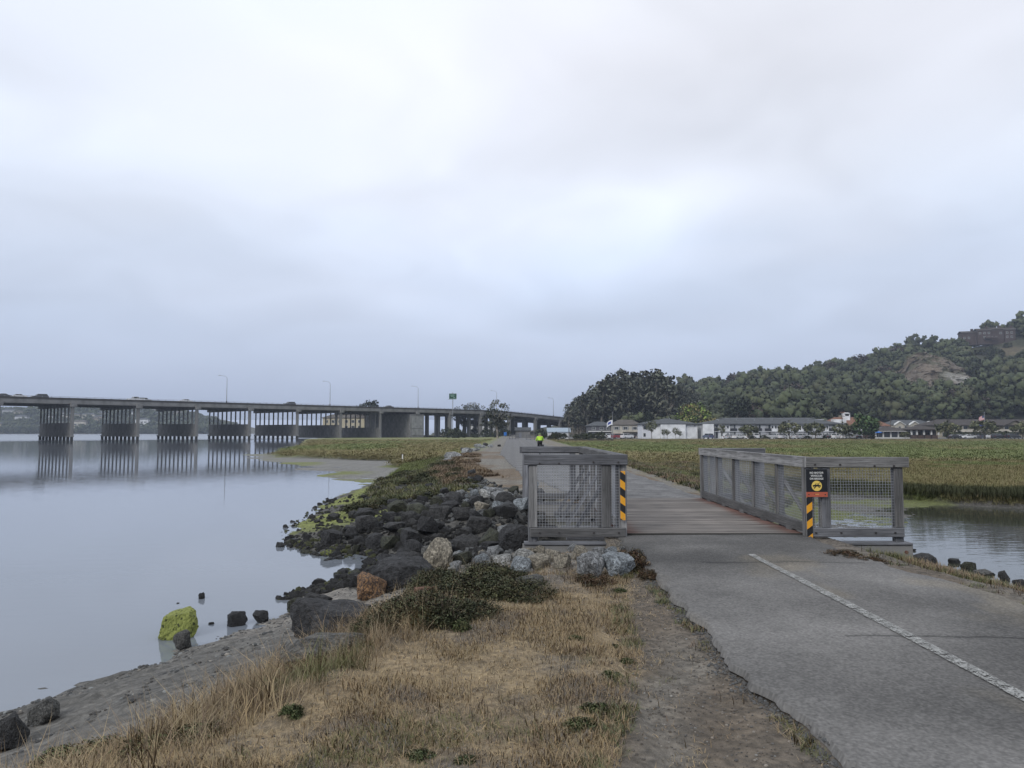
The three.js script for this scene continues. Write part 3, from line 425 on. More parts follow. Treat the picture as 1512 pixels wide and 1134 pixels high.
  big(32, 873, 853, 0.40, 0.38, 0.34, RM.grey, 'light grey stone leaning on the largest blue grey stone', 2.2, 0.18);
  big(33, 785, 868, 0.42, 0.18, 0.3, RM.muddy, 'smooth rounded brown stone half buried beside the shrubs', 0.2, 0.3);
  const cr = 'rocks along the creek edge';
  for (const [i, [px, py, w, h, m, l]] of [[1370, 835, 0.66, 0.34, 'dark2', 'largest dome shaped rock at the creek edge'], [1347, 826, 0.26, 0.14, 'dark', 'low dark rock next to the dome shaped creek rock'], [1349, 814, 0.16, 0.09, 'wet', 'small wet stone standing in the creek near the fence'], [1411, 833, 0.36, 0.16, 'dark', 'flat dark rock lying off the creek bank'], [1434, 842, 0.36, 0.24, 'olive', 'mossy olive rock on the creek bank'], [1458, 850, 0.5, 0.15, 'muddy', 'long flat grey slab on the creek bank'], [1485, 858, 0.28, 0.26, 'dark2', 'pointed dark stone on the creek bank'], [1400, 843, 0.3, 0.14, 'dark', 'half sunk rock between the dome and the mossy rock'], [1340, 806, 0.2, 0.05, 'wet', 'thin stone awash beside the creek side wing'], [1510, 868, 0.3, 0.2, 'dark2', 'dark stone at the turn of the creek bank']].entries()) { const P = cast(px, py); rock(P[0], P[1], P[2] - w * 0.2, w, h, w * 0.8, RM[m], RG[(i * 3 + 1) % 16], l, cr, i * 1.3, 0.28); }
  for (const [i, [px, py, w, h]] of [[670, 672, 1.5, 0.8], [688, 667, 1.3, 0.75], [684, 661, 0.8, 0.7], [700, 664, 1.4, 0.5], [706, 655, 1.2, 0.7], [717, 653, 1.1, 0.6], [712, 658, 0.9, 0.5], [724, 656, 0.8, 0.5], [737, 655, 0.7, 0.4], [663, 677, 0.8, 0.4]].entries()) { const d = interp([[653, 95], [661, 75], [672, 54], [677, 50]], py); const x = X(px, d); rock(x, H(x, d), -d, w, h, w * 0.8, i % 3 === 2 ? RM.dark2 : RM.grey, RG[(i * 7 + 2) % 16], 'grey boulder in the row between the marsh and the far path', 'boulders along the far path', i, 0.25); }
  // rip-rap over the point
  const R = rng(77); let n = 0;
  for (let tries = 0; tries < 9000 && n < 285; tries++) {
    const d = n < 70 ? 13.2 + R() * 9 : 12.6 + Math.pow(R(), 1.45) * 19, xs = interp(XS, d), xc = interp(XC, d), x = lerp(xs - 0.7, Math.min(xc + 0.2, 1.25), Math.pow(R(), 0.9)); if (x > 0.1 && d < 13.6 || d < 13.4 && x < -2.4) continue;
    let w = n < 70 ? 0.36 + R() * 0.44 : 0.16 + Math.pow(R(), 1.6) * 0.34; const far = (x - xs) / (xc - xs); if (x < xs + 0.5) w = Math.min(w, 0.34); if (d > 24 && R() < 0.65) continue; if (d > 20 && x < xs + 2.2 && R() < 0.7) continue;
    if (x < xs - 0.1 && R() < 0.55) continue;
    let ok = true; for (const [px, pz, pr] of placed) if (Math.hypot(px - x, pz + d) < (pr + w / 2) * 0.58) { ok = false; break; } if (!ok) continue;
    const h = H(x, d, false), k = R(), hgt = w * (0.55 + R() * 0.3); const low = h < -0.86;
    const mk = far > 0.7 && d < 27 && R() < 0.6 ? (k < 0.35 ? 'grey' : k < 0.65 ? 'blue' : k < 0.85 ? 'tan' : 'pale') : low ? (k < 0.22 && d > 17 ? 'algaePart' : k < 0.5 ? 'wet' : k < 0.75 ? 'olive' : 'dark') : (k < 0.35 ? 'dark' : k < 0.65 ? 'dark2' : k < 0.8 ? 'olive' : k < 0.92 ? 'wet' : 'muddy');
    const lab = { grey: 'mid grey stone in the upper rip rap', blue: 'blue grey stone in the upper rip rap', tan: 'tan stone in the upper rip rap', pale: 'pale stone in the upper rip rap', algaePart: 'small rock patched with green algae at the waterline', wet: 'wet black rock in the lower rip rap', olive: 'olive tinted rock in the lower rip rap', dark: 'dark grey rock in the rip rap', dark2: 'charcoal rock in the rip rap', muddy: 'mud grey rock in the rip rap' }[mk];
    const o = rock(x, Math.max(h, low ? -1.08 : -9), -d, w, hgt, w * (0.6 + R() * 0.5), RM[mk], RG[Math.floor(R() * 16)], lab, 'rip rap rocks on the bay shore', R() * 6.3, low ? 0.3 : 0.2); o.rotation.x = (R() - 0.5) * 0.5; o.rotation.z = (R() - 0.5) * 0.5; n++;
  }
  // broken stone filling the gaps
  const rub = [[], [], []]; for (let i = 0; i < 9000; i++) { const d = 12.6 + Math.pow(R(), 1.3) * 19, xs = interp(XS, d), xc = interp(XC, d), x = lerp(xs - 0.4, Math.min(xc, 0.9), R()); if (d < 13.6 && x > 0 || R() < sm(20, 31, d) * 0.6) continue; const h = H(x, d); if (h < -1.12 || d > 20 && x < xs + 2.2 && R() < 0.75) continue; const s = 0.03 + R() * R() * 0.10; rub[i % 3].push([x, h + s * 0.1, -d, s, 0.7 + R() * 0.3, vary0(h > -0.45 && R() < 0.5 ? [0.3, 0.31, 0.31] : h < -0.85 && R() < 0.25 ? [0.14, 0.15, 0.06] : [0.062, 0.061, 0.06], R)]); }
  rub.forEach((pts, k) => { const o = shadow(new THREE.InstancedMesh(rockGeo(240 + k, 2, 0.8), rk(1, 1, 1), pts.length)); o.name = numbered('rubble'); const q = new THREE.Matrix4(), Q = new THREE.Quaternion(), e = new THREE.Euler(), c = new THREE.Color(); pts.forEach((a, i) => { e.set(R() * 6, R() * 6, R() * 6); q.compose(new THREE.Vector3(a[0], a[1], a[2]), Q.setFromEuler(e), new THREE.Vector3(a[3], a[3] * a[4], a[3])); o.setMatrixAt(i, q); o.setColorAt(i, c.setRGB(...a[5])); }); scene.add(o); stuff(o, 'broken stone filling the gaps of the rip rap', 'rubble'); });
  console.log('rocks', n);
}
// ---------------------------------------------------------------- grasses, marsh and shrubs
function bladeTuft(seed, n, len, spread, lean, wid) {
  const R = rng(seed), p = [], nn = [];
  for (let i = 0; i < n; i++) {
    const a = R() * 6.283, r = Math.sqrt(R()) * spread, x = Math.cos(a) * r, z = Math.sin(a) * r, l = len * (0.5 + R() * 0.7), b = R() * 6.283, ln = l * lean * (0.3 + R()), w = wid * (0.6 + R() * 0.7);
    const dx = Math.cos(b) * ln, dz = Math.sin(b) * ln, px = -Math.sin(b) * w / 2, pz = Math.cos(b) * w / 2, hy = Math.sqrt(Math.max(l * l * 0.1, l * l - ln * ln * 0.8));
    const m = [x + dx * 0.4, hy * 0.62, z + dz * 0.4], t = [x + dx, hy, z + dz];
    p.push(x - px, 0, z - pz, x + px, 0, z + pz, m[0] + px * 0.8, m[1], m[2] + pz * 0.8, x - px, 0, z - pz, m[0] + px * 0.8, m[1], m[2] + pz * 0.8, m[0] - px * 0.8, m[1], m[2] - pz * 0.8, m[0] - px * 0.8, m[1], m[2] - pz * 0.8, m[0] + px * 0.8, m[1], m[2] + pz * 0.8, ...t);
    for (let k = 0; k < 9; k++) nn.push(Math.cos(b) * 0.25, 0.95, Math.sin(b) * 0.25);
  }
  const g = new THREE.BufferGeometry(); g.setAttribute('position', new THREE.Float32BufferAttribute(p, 3)); g.setAttribute('normal', new THREE.Float32BufferAttribute(nn, 3)); g.setAttribute('uv', new THREE.BufferAttribute(new Float32Array(p.length / 3 * 2), 2)); return g;
}
const bladeMat = mat(1, 1, 1, { roughness: 0.85 });
function scatter(name, geo, pts, label, category, m = bladeMat) { // pts: [x, y, z, scale, yscale, [r,g,b]]
  const o = shadow(new THREE.InstancedMesh(geo, m, pts.length)); o.name = numbered(name); const q = new THREE.Matrix4(), e = new THREE.Euler(), Q = new THREE.Quaternion(), c = new THREE.Color(), R = rng(name.length * 31 + pts.length);
  pts.forEach((a, i) => { e.set((R() - 0.5) * 0.3, R() * 6.283, (R() - 0.5) * 0.3); q.compose(new THREE.Vector3(a[0], a[1], a[2]), Q.setFromEuler(e), new THREE.Vector3(a[3], a[3] * a[4], a[3])); o.setMatrixAt(i, q); o.setColorAt(i, c.setRGB(...a[5])); });
  scene.add(o); return stuff(o, label, category);
}
const vary = (c, v, R) => { const k = 1 + (R() - 0.5) * v, w = (R() - 0.5) * v * 0.25; return [c[0] * k * (1 + w), c[1] * k, c[2] * k * (1 - w)]; };
const STRAW = [0.40, 0.30, 0.168], TAN = [0.29, 0.215, 0.128], RUST = [0.19, 0.135, 0.09], GREY = [0.2, 0.175, 0.15], GREEN = [0.105, 0.125, 0.05], OLIVE = [0.16, 0.155, 0.06], DEEP = [0.06, 0.08, 0.03];
{
  const R = rng(301), short = [], mats_ = [], tall = [], green = [], edge = [];
  for (let i = 0; i < 150000 && short.length < 40000; i++) { // cropped dry grass on the bank top
    const d = 2.2 + Math.pow(R(), 1.5) * 9.6, x = lerp(-3.6, 1.75, R()); const g = GRASSX(d), e = DIRT(d), n = fbm(x * 1.4, d * 1.4, 4, 101), n2 = fbm(x * 0.35, d * 0.35, 3, 102);
    if (x < g - 0.05) continue; let p = x < e ? 0.12 + 1.0 * sm(0.4, 0.62, vn(x * 2.3, d * 2.3, 306) * 0.6 + n * 0.4) : 0.035 * Math.exp(-(x - e) * 2); if (n > 0.56) p *= 0.55; if (d > 9.4) p *= 0.45; if (R() > p) continue;
    const k = R(); const c = n > 0.55 ? (k < 0.5 ? TAN : k < 0.7 ? GREY : k < 0.85 ? RUST : STRAW) : (k < 0.66 ? STRAW : k < 0.94 ? TAN : GREY); const gr = vn(x * 1.1, d * 1.1, 305) > 0.74 && R() < 0.5;
    short.push([x, H(x, d) - 0.005, -d, 0.7 + R() * 0.7, 0.6 + R() * 0.8, vary(gr ? OLIVE : c, 0.5, R)]);
  }
  scatter('dry_grass', bladeTuft(1, 12, 0.04, 0.065, 1.08, 0.0034), short, 'short dry straw grass covering the bank top', 'grass');
  for (let i = 0; i < 60000 && tall.length < 4300; i++) { // long bleached grass along the brink
    const d = 2.6 + R() * 8.2, g = GRASSX(d), off = R() * R() * 1.0, x = g - 0.08 + off; const dens = vn(x * 1.5, d * 1.5, 310); if (x > DIRT(d) - 0.5 || R() > 0.25 + dens * 0.9 - off * 0.35) continue; if (d > 8.2 && R() < 0.8) continue;
    const k = fbm(x * 1.1 + 4, d * 1.1, 3, 311), c = k > 0.66 ? OLIVE : k > 0.5 ? TAN : R() < 0.3 ? RUST : STRAW; tall.push([x, H(x, d) - 0.01, -d, 0.4 + R() * R() * 1.2, 0.7 + R() * 0.6, vary(c, 0.5, R)]);
  }
  scatter('long_grass', bladeTuft(2, 20, 0.24, 0.10, 0.8, 0.0032), tall, 'long bleached grass leaning along the brink of the bank', 'grass');
  const mid = []; for (let i = 0; i < 3600; i++) { const d = 2.6 + R() * 7.6, x = lerp(GRASSX(d), DIRT(d), R()); if (vn(x * 1.7 + 9, d * 1.7, 307) < 0.58) continue; const k = R(); mid.push([x, H(x, d) - 0.005, -d, 0.4 + R() * R() * 1.3, 0.7 + R() * 0.6, vary(k < 0.4 ? TAN : k < 0.6 ? RUST : k < 0.75 ? OLIVE : k < 0.9 ? GREY : STRAW, 0.6, R)]); }
  scatter('dry_tufts', bladeTuft(8, 22, 0.07, 0.065, 0.95, 0.0035), mid, 'brown tufts standing in the short dry grass', 'grass');
  for (let i = 0; i < 1500; i++) { // tufts along the edge of the worn strip and the asphalt
    const d = 2.6 + R() * 8.2, x = R() < 0.62 ? DIRT(d) - 0.02 + (R() - 0.6) * 0.2 : R() < 0.6 ? edgeL(d) - 0.06 - R() * 0.08 : edgeR(d) + 0.02 + R() * 0.3; if (vn(x * 3, d * 3, 320) < 0.55) continue; const k = R();
    edge.push([x, H(x, d) - 0.005, -d, 0.45 + R() * 0.6, 0.7, vary(k < 0.45 ? OLIVE : k < 0.7 ? GREEN : k < 0.9 ? TAN : RUST, 0.5, R)]);
  }
  scatter('edge_grass', bladeTuft(3, 16, 0.10, 0.07, 0.85, 0.005), edge, 'small tufts edging the worn dirt strip', 'grass');
  const bank = []; // bank beside the creek, right of the path
  for (let i = 0; i < 26000; i++) { const d = 1 + R() * 15, x = XR(d) - 0.15 + R() * 4.2, xw = interp(XW, d); if (x > xw - 0.35 || d > 12.1 && x < 6.4) continue; const n = fbm(x * 1.4, d * 1.4, 4, 101); if (R() > sm(0, 0.6, x - XR(d)) * 0.9 + 0.05) continue; const k = R(); bank.push([x, H(x, d) - 0.005, -d, 0.6 + R() * 0.7, 0.7 + R() * 0.5, vary(n > 0.54 ? (k < 0.5 ? RUST : TAN) : (k < 0.55 ? OLIVE : k < 0.8 ? GREEN : TAN), 0.5, R)]); }
  scatter('bank_grass', bladeTuft(4, 14, 0.10, 0.07, 0.8, 0.0055), bank, 'green and brown grass on the creek bank', 'grass');
  const over = []; // low plants on the far side of the bridge, both sides
  for (let i = 0; i < 46000; i++) { const left = R() < 0.5; const d = (left ? 24.5 : 19.6) + Math.pow(R(), 1.3) * 38; let x; if (left) { x = lerp(interp(XS, d) + 0.3, interp(XC, d) + 0.9, R()); } else x = XR(d) + 0.1 + R() * 7; const h = H(x, d); if (h < -0.72 || !left && h < -0.64) continue; const n = fbm(x * 0.8, d * 0.8, 3, 330); if (left && x > interp(XC, d) - 0.6 && n < 0.56) continue; if (n < 0.40) continue; const k = R(); const rusty = !left && n > 0.58 || left && x > interp(XC, d) - 1.4 && d > 26; over.push([x, h - 0.01, -d, 0.8 + R() * 0.9, 0.7 + R() * 0.5, vary(rusty ? (k < 0.6 ? RUST : TAN) : k < 0.45 ? OLIVE : k < 0.75 ? GREEN : k < 0.9 ? GREY : DEEP, 0.5, R)]); }
  scatter('shore_plants', bladeTuft(5, 22, 0.13, 0.15, 0.8, 0.011), over, 'low green and brown plants beside the far path', 'plants');
  // marsh: cordgrass and pickleweed, near edges dense
  const marsh = [], mf = [];
  for (let i = 0; i < 260000; i++) {
    const near = i < 120000; const d = near ? 27 + Math.pow(R(), 1.2) * 50 : 60 + R() * 165; let x; const left = R() < (near ? 0.22 : 0.25);
    if (left) { const a = interp(XS, d), b = interp(XC, d) - 2; if (d < 44) continue; x = lerp(a, b, R()); } else { x = XR(d) + 2.2 + R() * (near ? d * 0.62 : d * 0.75); }
    const h = H(x, d); if (h < -0.85) continue; const n = fbm(x * 0.08, d * 0.05, 3, 107), m = fbm(x * 0.3, d * 0.12, 3, 341); if (!left && m < 0.30 && d > 40) continue;
    const k = R(), redder = (left ? n > 0.46 && d > 60 : n > 0.57) || d > 190; const c = redder ? (k < 0.35 ? [0.235, 0.185, 0.088] : [0.225, 0.205, 0.08]) : k < 0.62 ? [0.175, 0.205, 0.064] : k < 0.85 ? [0.155, 0.19, 0.058] : [0.195, 0.21, 0.075];
    (near ? marsh : mf).push([x, h - 0.04, -d, near ? 0.8 + R() * 0.7 : 1.3 + R() * 1.2, near ? 0.7 + R() * 0.4 : 0.3 + R() * 0.12, vary(near ? c.map((v) => v * 1.12) : c.map((v) => v * 0.94), 0.13, R)]);
  }
  for (let i = 0; i < 9000; i++) { const x = 9 + R() * 24, e = R() * 0.9, d = interp(DM, x) + (fbm(x * 0.25, 2, 3, 95) - 0.5) * 2.2 + e - 0.15, h = H(x, d); if (h > -0.9) marsh.push([x, h - 0.05, -d, 0.9 + R() * 0.5, 1.5 + R() * 0.9, vary([0.11, 0.12, 0.045], 0.3, R)]); }
  console.log('marsh', marsh.length, mf.length);
  scatter('marsh_grass', bladeTuft(6, 44, 0.14, 0.32, 0.8, 0.008), marsh, 'green and russet salt marsh plants near the creek and cove', 'marsh');
  scatter('marsh_grass', bladeTuft(7, 56, 0.15, 0.75, 0.9, 0.016), mf, 'flat expanse of olive salt marsh reaching the motel', 'marsh');
  const fine = []; // pebbles and crumbs on dirt and asphalt edge
  for (let i = 0; i < 9000; i++) { const d = 2.2 + Math.pow(R(), 1.4) * 11, k = R(); const x = k < 0.7 ? lerp(DIRT(d) - 0.2, edgeL(d) + 0.02, R()) : k < 0.85 ? edgeR(d) + R() * 0.6 : lerp(GRASSX(d) - 0.2, 1, R()); fine.push([x, H(x, d) + 0.002, -d, 0.4 + R() * R() * 1.6, 0.7, vary(R() < 0.82 ? [0.09, 0.08, 0.07] : [0.2, 0.185, 0.165], 0.6, R)]); }
  for (let i = 0; i < 3200; i++) { const d = 2.4 + Math.pow(R(), 1.2) * 9.6, x = edgeL(d) - 0.01 - R() * R() * 0.16; fine.push([x, H(x, d) + 0.004, -d, 0.7 + R() * R() * 2.2, 0.7, vary([0.085, 0.083, 0.08], 0.6, R)]); }
  scatter('gravel', new THREE.IcosahedronGeometry(0.007, 0), fine, 'loose gravel on the dirt strip', 'gravel', mat(1, 1, 1));
  const shoreP = []; for (let i = 0; i < 7000; i++) { const d = 5 + R() * 9, a = interp(XS, d), x = lerp(a - 0.05, GRASSX(d), Math.pow(R(), 1.3)); if (vn(x * 3, d * 3, 350) < 0.5) continue; shoreP.push([x, H(x, d), -d, 0.5 + R() * R() * 2.4, 0.6, vary(R() < 0.75 ? [0.07, 0.068, 0.065] : [0.2, 0.195, 0.18], 0.6, R)]); }
  scatter('shingle', new THREE.IcosahedronGeometry(0.013, 0), shoreP, 'small dark stones scattered over the mud bank', 'stones', mat(1, 1, 1));
}
// leafy shrubs: many small leaves through a dome
const PUFF = new THREE.IcosahedronGeometry(1, 1).attributes.position;
function leafCloud(seed, clumps, perClump, rx, ry, rz, rc, leaf, tones, opt = {}) {
  const R = rng(seed), p = [], n = [], c = [], v = new THREE.Vector3(), a = new THREE.Vector3(), b = new THREE.Vector3(), q = new THREE.Vector3();
  for (let k = 0; k < clumps; k++) {
    let cx, cy, cz; do { cx = R() * 2 - 1; cy = R() * 2 - 1; cz = R() * 2 - 1; } while (cx * cx + cy * cy + cz * cz > 1 || (opt.shell && cx * cx + cy * cy + cz * cz < opt.shell * R() * 1.3) || (opt.dome && cy < 0));
    const bulge = opt.bulge ? 1 + (fbm(cx * 1.8 + seed, cz * 1.8 + cy, 3, seed) - 0.5) * opt.bulge : 1; cx *= rx * bulge; cy *= ry * bulge; cz *= rz * bulge; const t = tones[Math.floor(R() * tones.length)], tv = 1 + (R() - 0.5) * (opt.tone ?? 0.5), r = rc * (0.6 + R() * 0.7);
    if (opt.puff) { const ic = PUFF, sx = 1 + (R() - 0.5) * 0.5, sz = 1 + (R() - 0.5) * 0.5; for (let i = 0; i < ic.count; i++) { v.fromBufferAttribute(ic, i); const k2 = r * (0.30 + fbm(v.x * 3.1 + k * 3, v.z * 3.1 + v.y * 2.6, 2, seed) * 0.8); p.push(cx + v.x * k2 * sx, cy + v.y * k2 * 0.85, cz + v.z * k2 * sz); n.push(v.x * 0.75 + cx / rx * 0.25, v.y * 0.75 + cy / ry * 0.25, v.z * 0.75 + cz / rz * 0.25); c.push(t[0] * tv, t[1] * tv, t[2] * tv); } }
    for (let i = 0; i < perClump; i++) {
      do v.set(R() * 2 - 1, R() * 2 - 1, R() * 2 - 1); while (v.lengthSq() > 1 || v.lengthSq() < 0.12); const w = v.clone().normalize(); v.multiplyScalar(r); v.y *= opt.flat ?? 0.75;
      a.set(R() - 0.5, R() - 0.5, R() - 0.5).normalize(); b.set(R() - 0.5, R() - 0.5, R() - 0.5).cross(a).normalize(); const s = leaf * (0.6 + R() * 0.8), l2 = opt.long ?? 1.3;
      q.set(cx, cy, cz).add(v); const nn = [w.x * 0.6 + cx / rx * 0.35, w.y * 0.6 + 0.28 + cy / ry * 0.2, w.z * 0.6 + cz / rz * 0.35], tt = tv * (1 + (R() - 0.5) * (opt.tone ?? 0.5) * 0.8);
      const P = [q.clone().addScaledVector(a, -s * l2 / 2), q.clone().addScaledVector(b, s / 2), q.clone().addScaledVector(a, s * l2 / 2), q.clone().addScaledVector(b, -s / 2)];
      for (const m of [0, 1, 2, 0, 2, 3]) { p.push(P[m].x, P[m].y, P[m].z); n.push(...nn); c.push(t[0] * tt, t[1] * tt, t[2] * tt); }
    }
  }
  if (opt.core && !opt.puff) { const ic = new THREE.IcosahedronGeometry(1, 3), q = ic.attributes.position, t = tones[0]; for (let i = 0; i < q.count; i++) { v.fromBufferAttribute(q, i); const k = opt.core * (0.75 + (fbm(v.x * 2.2 + seed, v.z * 2.2 + v.y, 3, seed + 1)) * 0.5); p.push(v.x * rx * k, v.y * ry * k, v.z * rz * k); n.push(v.x, v.y, v.z); c.push(t[0], t[1], t[2]); } }
  const g = new THREE.BufferGeometry(); g.setAttribute('position', new THREE.Float32BufferAttribute(p, 3)); g.setAttribute('normal', new THREE.Float32BufferAttribute(n, 3)); g.setAttribute('color', new THREE.Float32BufferAttribute(c, 3)); g.normalizeNormals?.(); return g;
}
const leafMat = new THREE.MeshStandardMaterial({ vertexColors: true, roughness: 0.85, side: THREE.DoubleSide });
{
  const tones = [[0.075, 0.085, 0.04], [0.055, 0.065, 0.03], [0.11, 0.11, 0.05], [0.10, 0.085, 0.045]];
  const mk = (seed, cl, pc, leaf) => { const g = leafCloud(seed, cl, pc, 1, 0.85, 1, 0.20, leaf, tones, { dome: 1, shell: 0.7, bulge: 0.6, long: 2.2 }); return g; };
  const fol = [mk(401, 190, 70, 0.024), mk(402, 190, 70, 0.024), mk(403, 190, 70, 0.024)], folLow = [mk(407, 90, 36, 0.05), mk(408, 90, 36, 0.05)], stems = [404, 405, 406].map((s) => { const R = rng(s), l = []; for (let i = 0; i < 16; i++) { const a = R() * 6.3, r = 0.3 + R() * 0.5; l.push(rod([0, -0.1, 0], [Math.cos(a) * r, 0.35 + R() * 0.4, Math.sin(a) * r], 0.015, 0.006, 4)); } return merge(l); });
  const stemM = mat(0.12, 0.09, 0.06); let i = 0;
  const shrub = (px, py, w, h, label, group) => { const P = cast(px, py), t = thing('shrub', label, 'shrub', [P[0], P[1] - 0.03, P[2] - w * 0.25], i * 1.7, group); t.scale.set(w / 2, h * 0.78, w / 2); obj('foliage', fol[i % 3], leafMat, t); obj('stem', stems[i % 3], stemM, t); i++; };
  const g1 = 'shrubs on the bank';
  for (const [px, py, w, h] of [[705, 890, 1.15, 0.44], [765, 888, 0.8, 0.32], [655, 885, 0.95, 0.46], [620, 925, 0.85, 0.42], [575, 930, 0.7, 0.38], [680, 918, 0.85, 0.22], [640, 872, 0.7, 0.44], [720, 865, 0.85, 0.42], [555, 940, 0.5, 0.26], [745, 868, 0.7, 0.36], [650, 925, 0.55, 0.26]]) shrub(px, py, w, h, 'dark green mounded shrub on the bank above the boulders', g1);
  // low bushes beyond the bridge, bay side
  const R = rng(410); const lo = 'low bushes beyond the footbridge'; for (let k = 0; k < 46; k++) { const d = 23 + R() * 22, x = lerp(interp(XS, d) + 1.0, interp(XC, d) - 0.2, R()); const hh = H(x, d); if (hh < -0.75) continue; const t = thing('low_bush', 'low dark green bush on the bay shore beyond the footbridge', 'bush', [x, hh - 0.03, -d], R() * 6, lo); const w = 0.5 + R() * 0.9; t.scale.set(w / 2, w * 0.26, w / 2); obj('foliage', folLow[k % 2], leafMat, t); }
  // rusty dead plants at the path edge
  const rust = [[0.16, 0.09, 0.05], [0.11, 0.075, 0.045], [0.2, 0.14, 0.08], [0.08, 0.07, 0.035]];
  const dg = leafCloud(420, 200, 44, 1, 0.9, 1, 0.16, 0.026, rust, { dome: 1, shell: 0.5, bulge: 0.9, long: 3.2, flat: 1.1 });
  for (const [px, py, w, h, l] of [[938, 845, 0.46, 0.33, 'rust brown dry bush at the path edge by the fence wing'], [962, 858, 0.3, 0.16, 'thin twiggy dead plant at the broken asphalt edge'], [1252, 826, 0.6, 0.15, 'low rust brown plant at the creek side sill'], [1290, 832, 0.5, 0.10, 'flat brown weed below the creek side wing'], [872, 866, 0.6, 0.14, 'brown mat of dead grass below the pale stones']]) { const P = cast(px, py); const t = thing('dry_bush', l, 'bush', [P[0], P[1] - 0.02, P[2] - 0.1], px); t.scale.set(w / 2, h, w / 2); obj('foliage', dg, leafMat, t); }
  // weeds of the foreground
  const wg = leafCloud(430, 90, 30, 1, 0.8, 1, 0.28, 0.06, [[0.1, 0.13, 0.05], [0.07, 0.1, 0.035], [0.15, 0.15, 0.07]], { dome: 1, shell: 0.4, long: 2.6 });
  for (const [px, py, w, h] of [[900, 1000, 0.16, 0.05], [880, 1050, 0.2, 0.05], [860, 1075, 0.22, 0.06], [905, 960, 0.14, 0.06], [925, 980, 0.12, 0.05], [620, 1122, 0.18, 0.04], [690, 1125, 0.14, 0.04], [680, 930, 0.16, 0.12], [430, 1060, 0.14, 0.08], [850, 945, 0.16, 0.05], [915, 875, 0.16, 0.06], [1078, 955, 0.1, 0.04], [1085, 968, 0.07, 0.03], [230, 1118, 0.5, 0.14], [150, 1126, 0.5, 0.14], [300, 1095, 0.4, 0.12], [90, 1130, 0.4, 0.12]]) { const P = cast(px, py); const t = thing('green_weed', 'small green weed in the dry grass of the bank', 'weed', [P[0], P[1] - 0.01, P[2]], px, 'weeds in the dry grass'); t.scale.set(w / 2, h, w / 2); obj('foliage', wg, leafMat, t); }
}
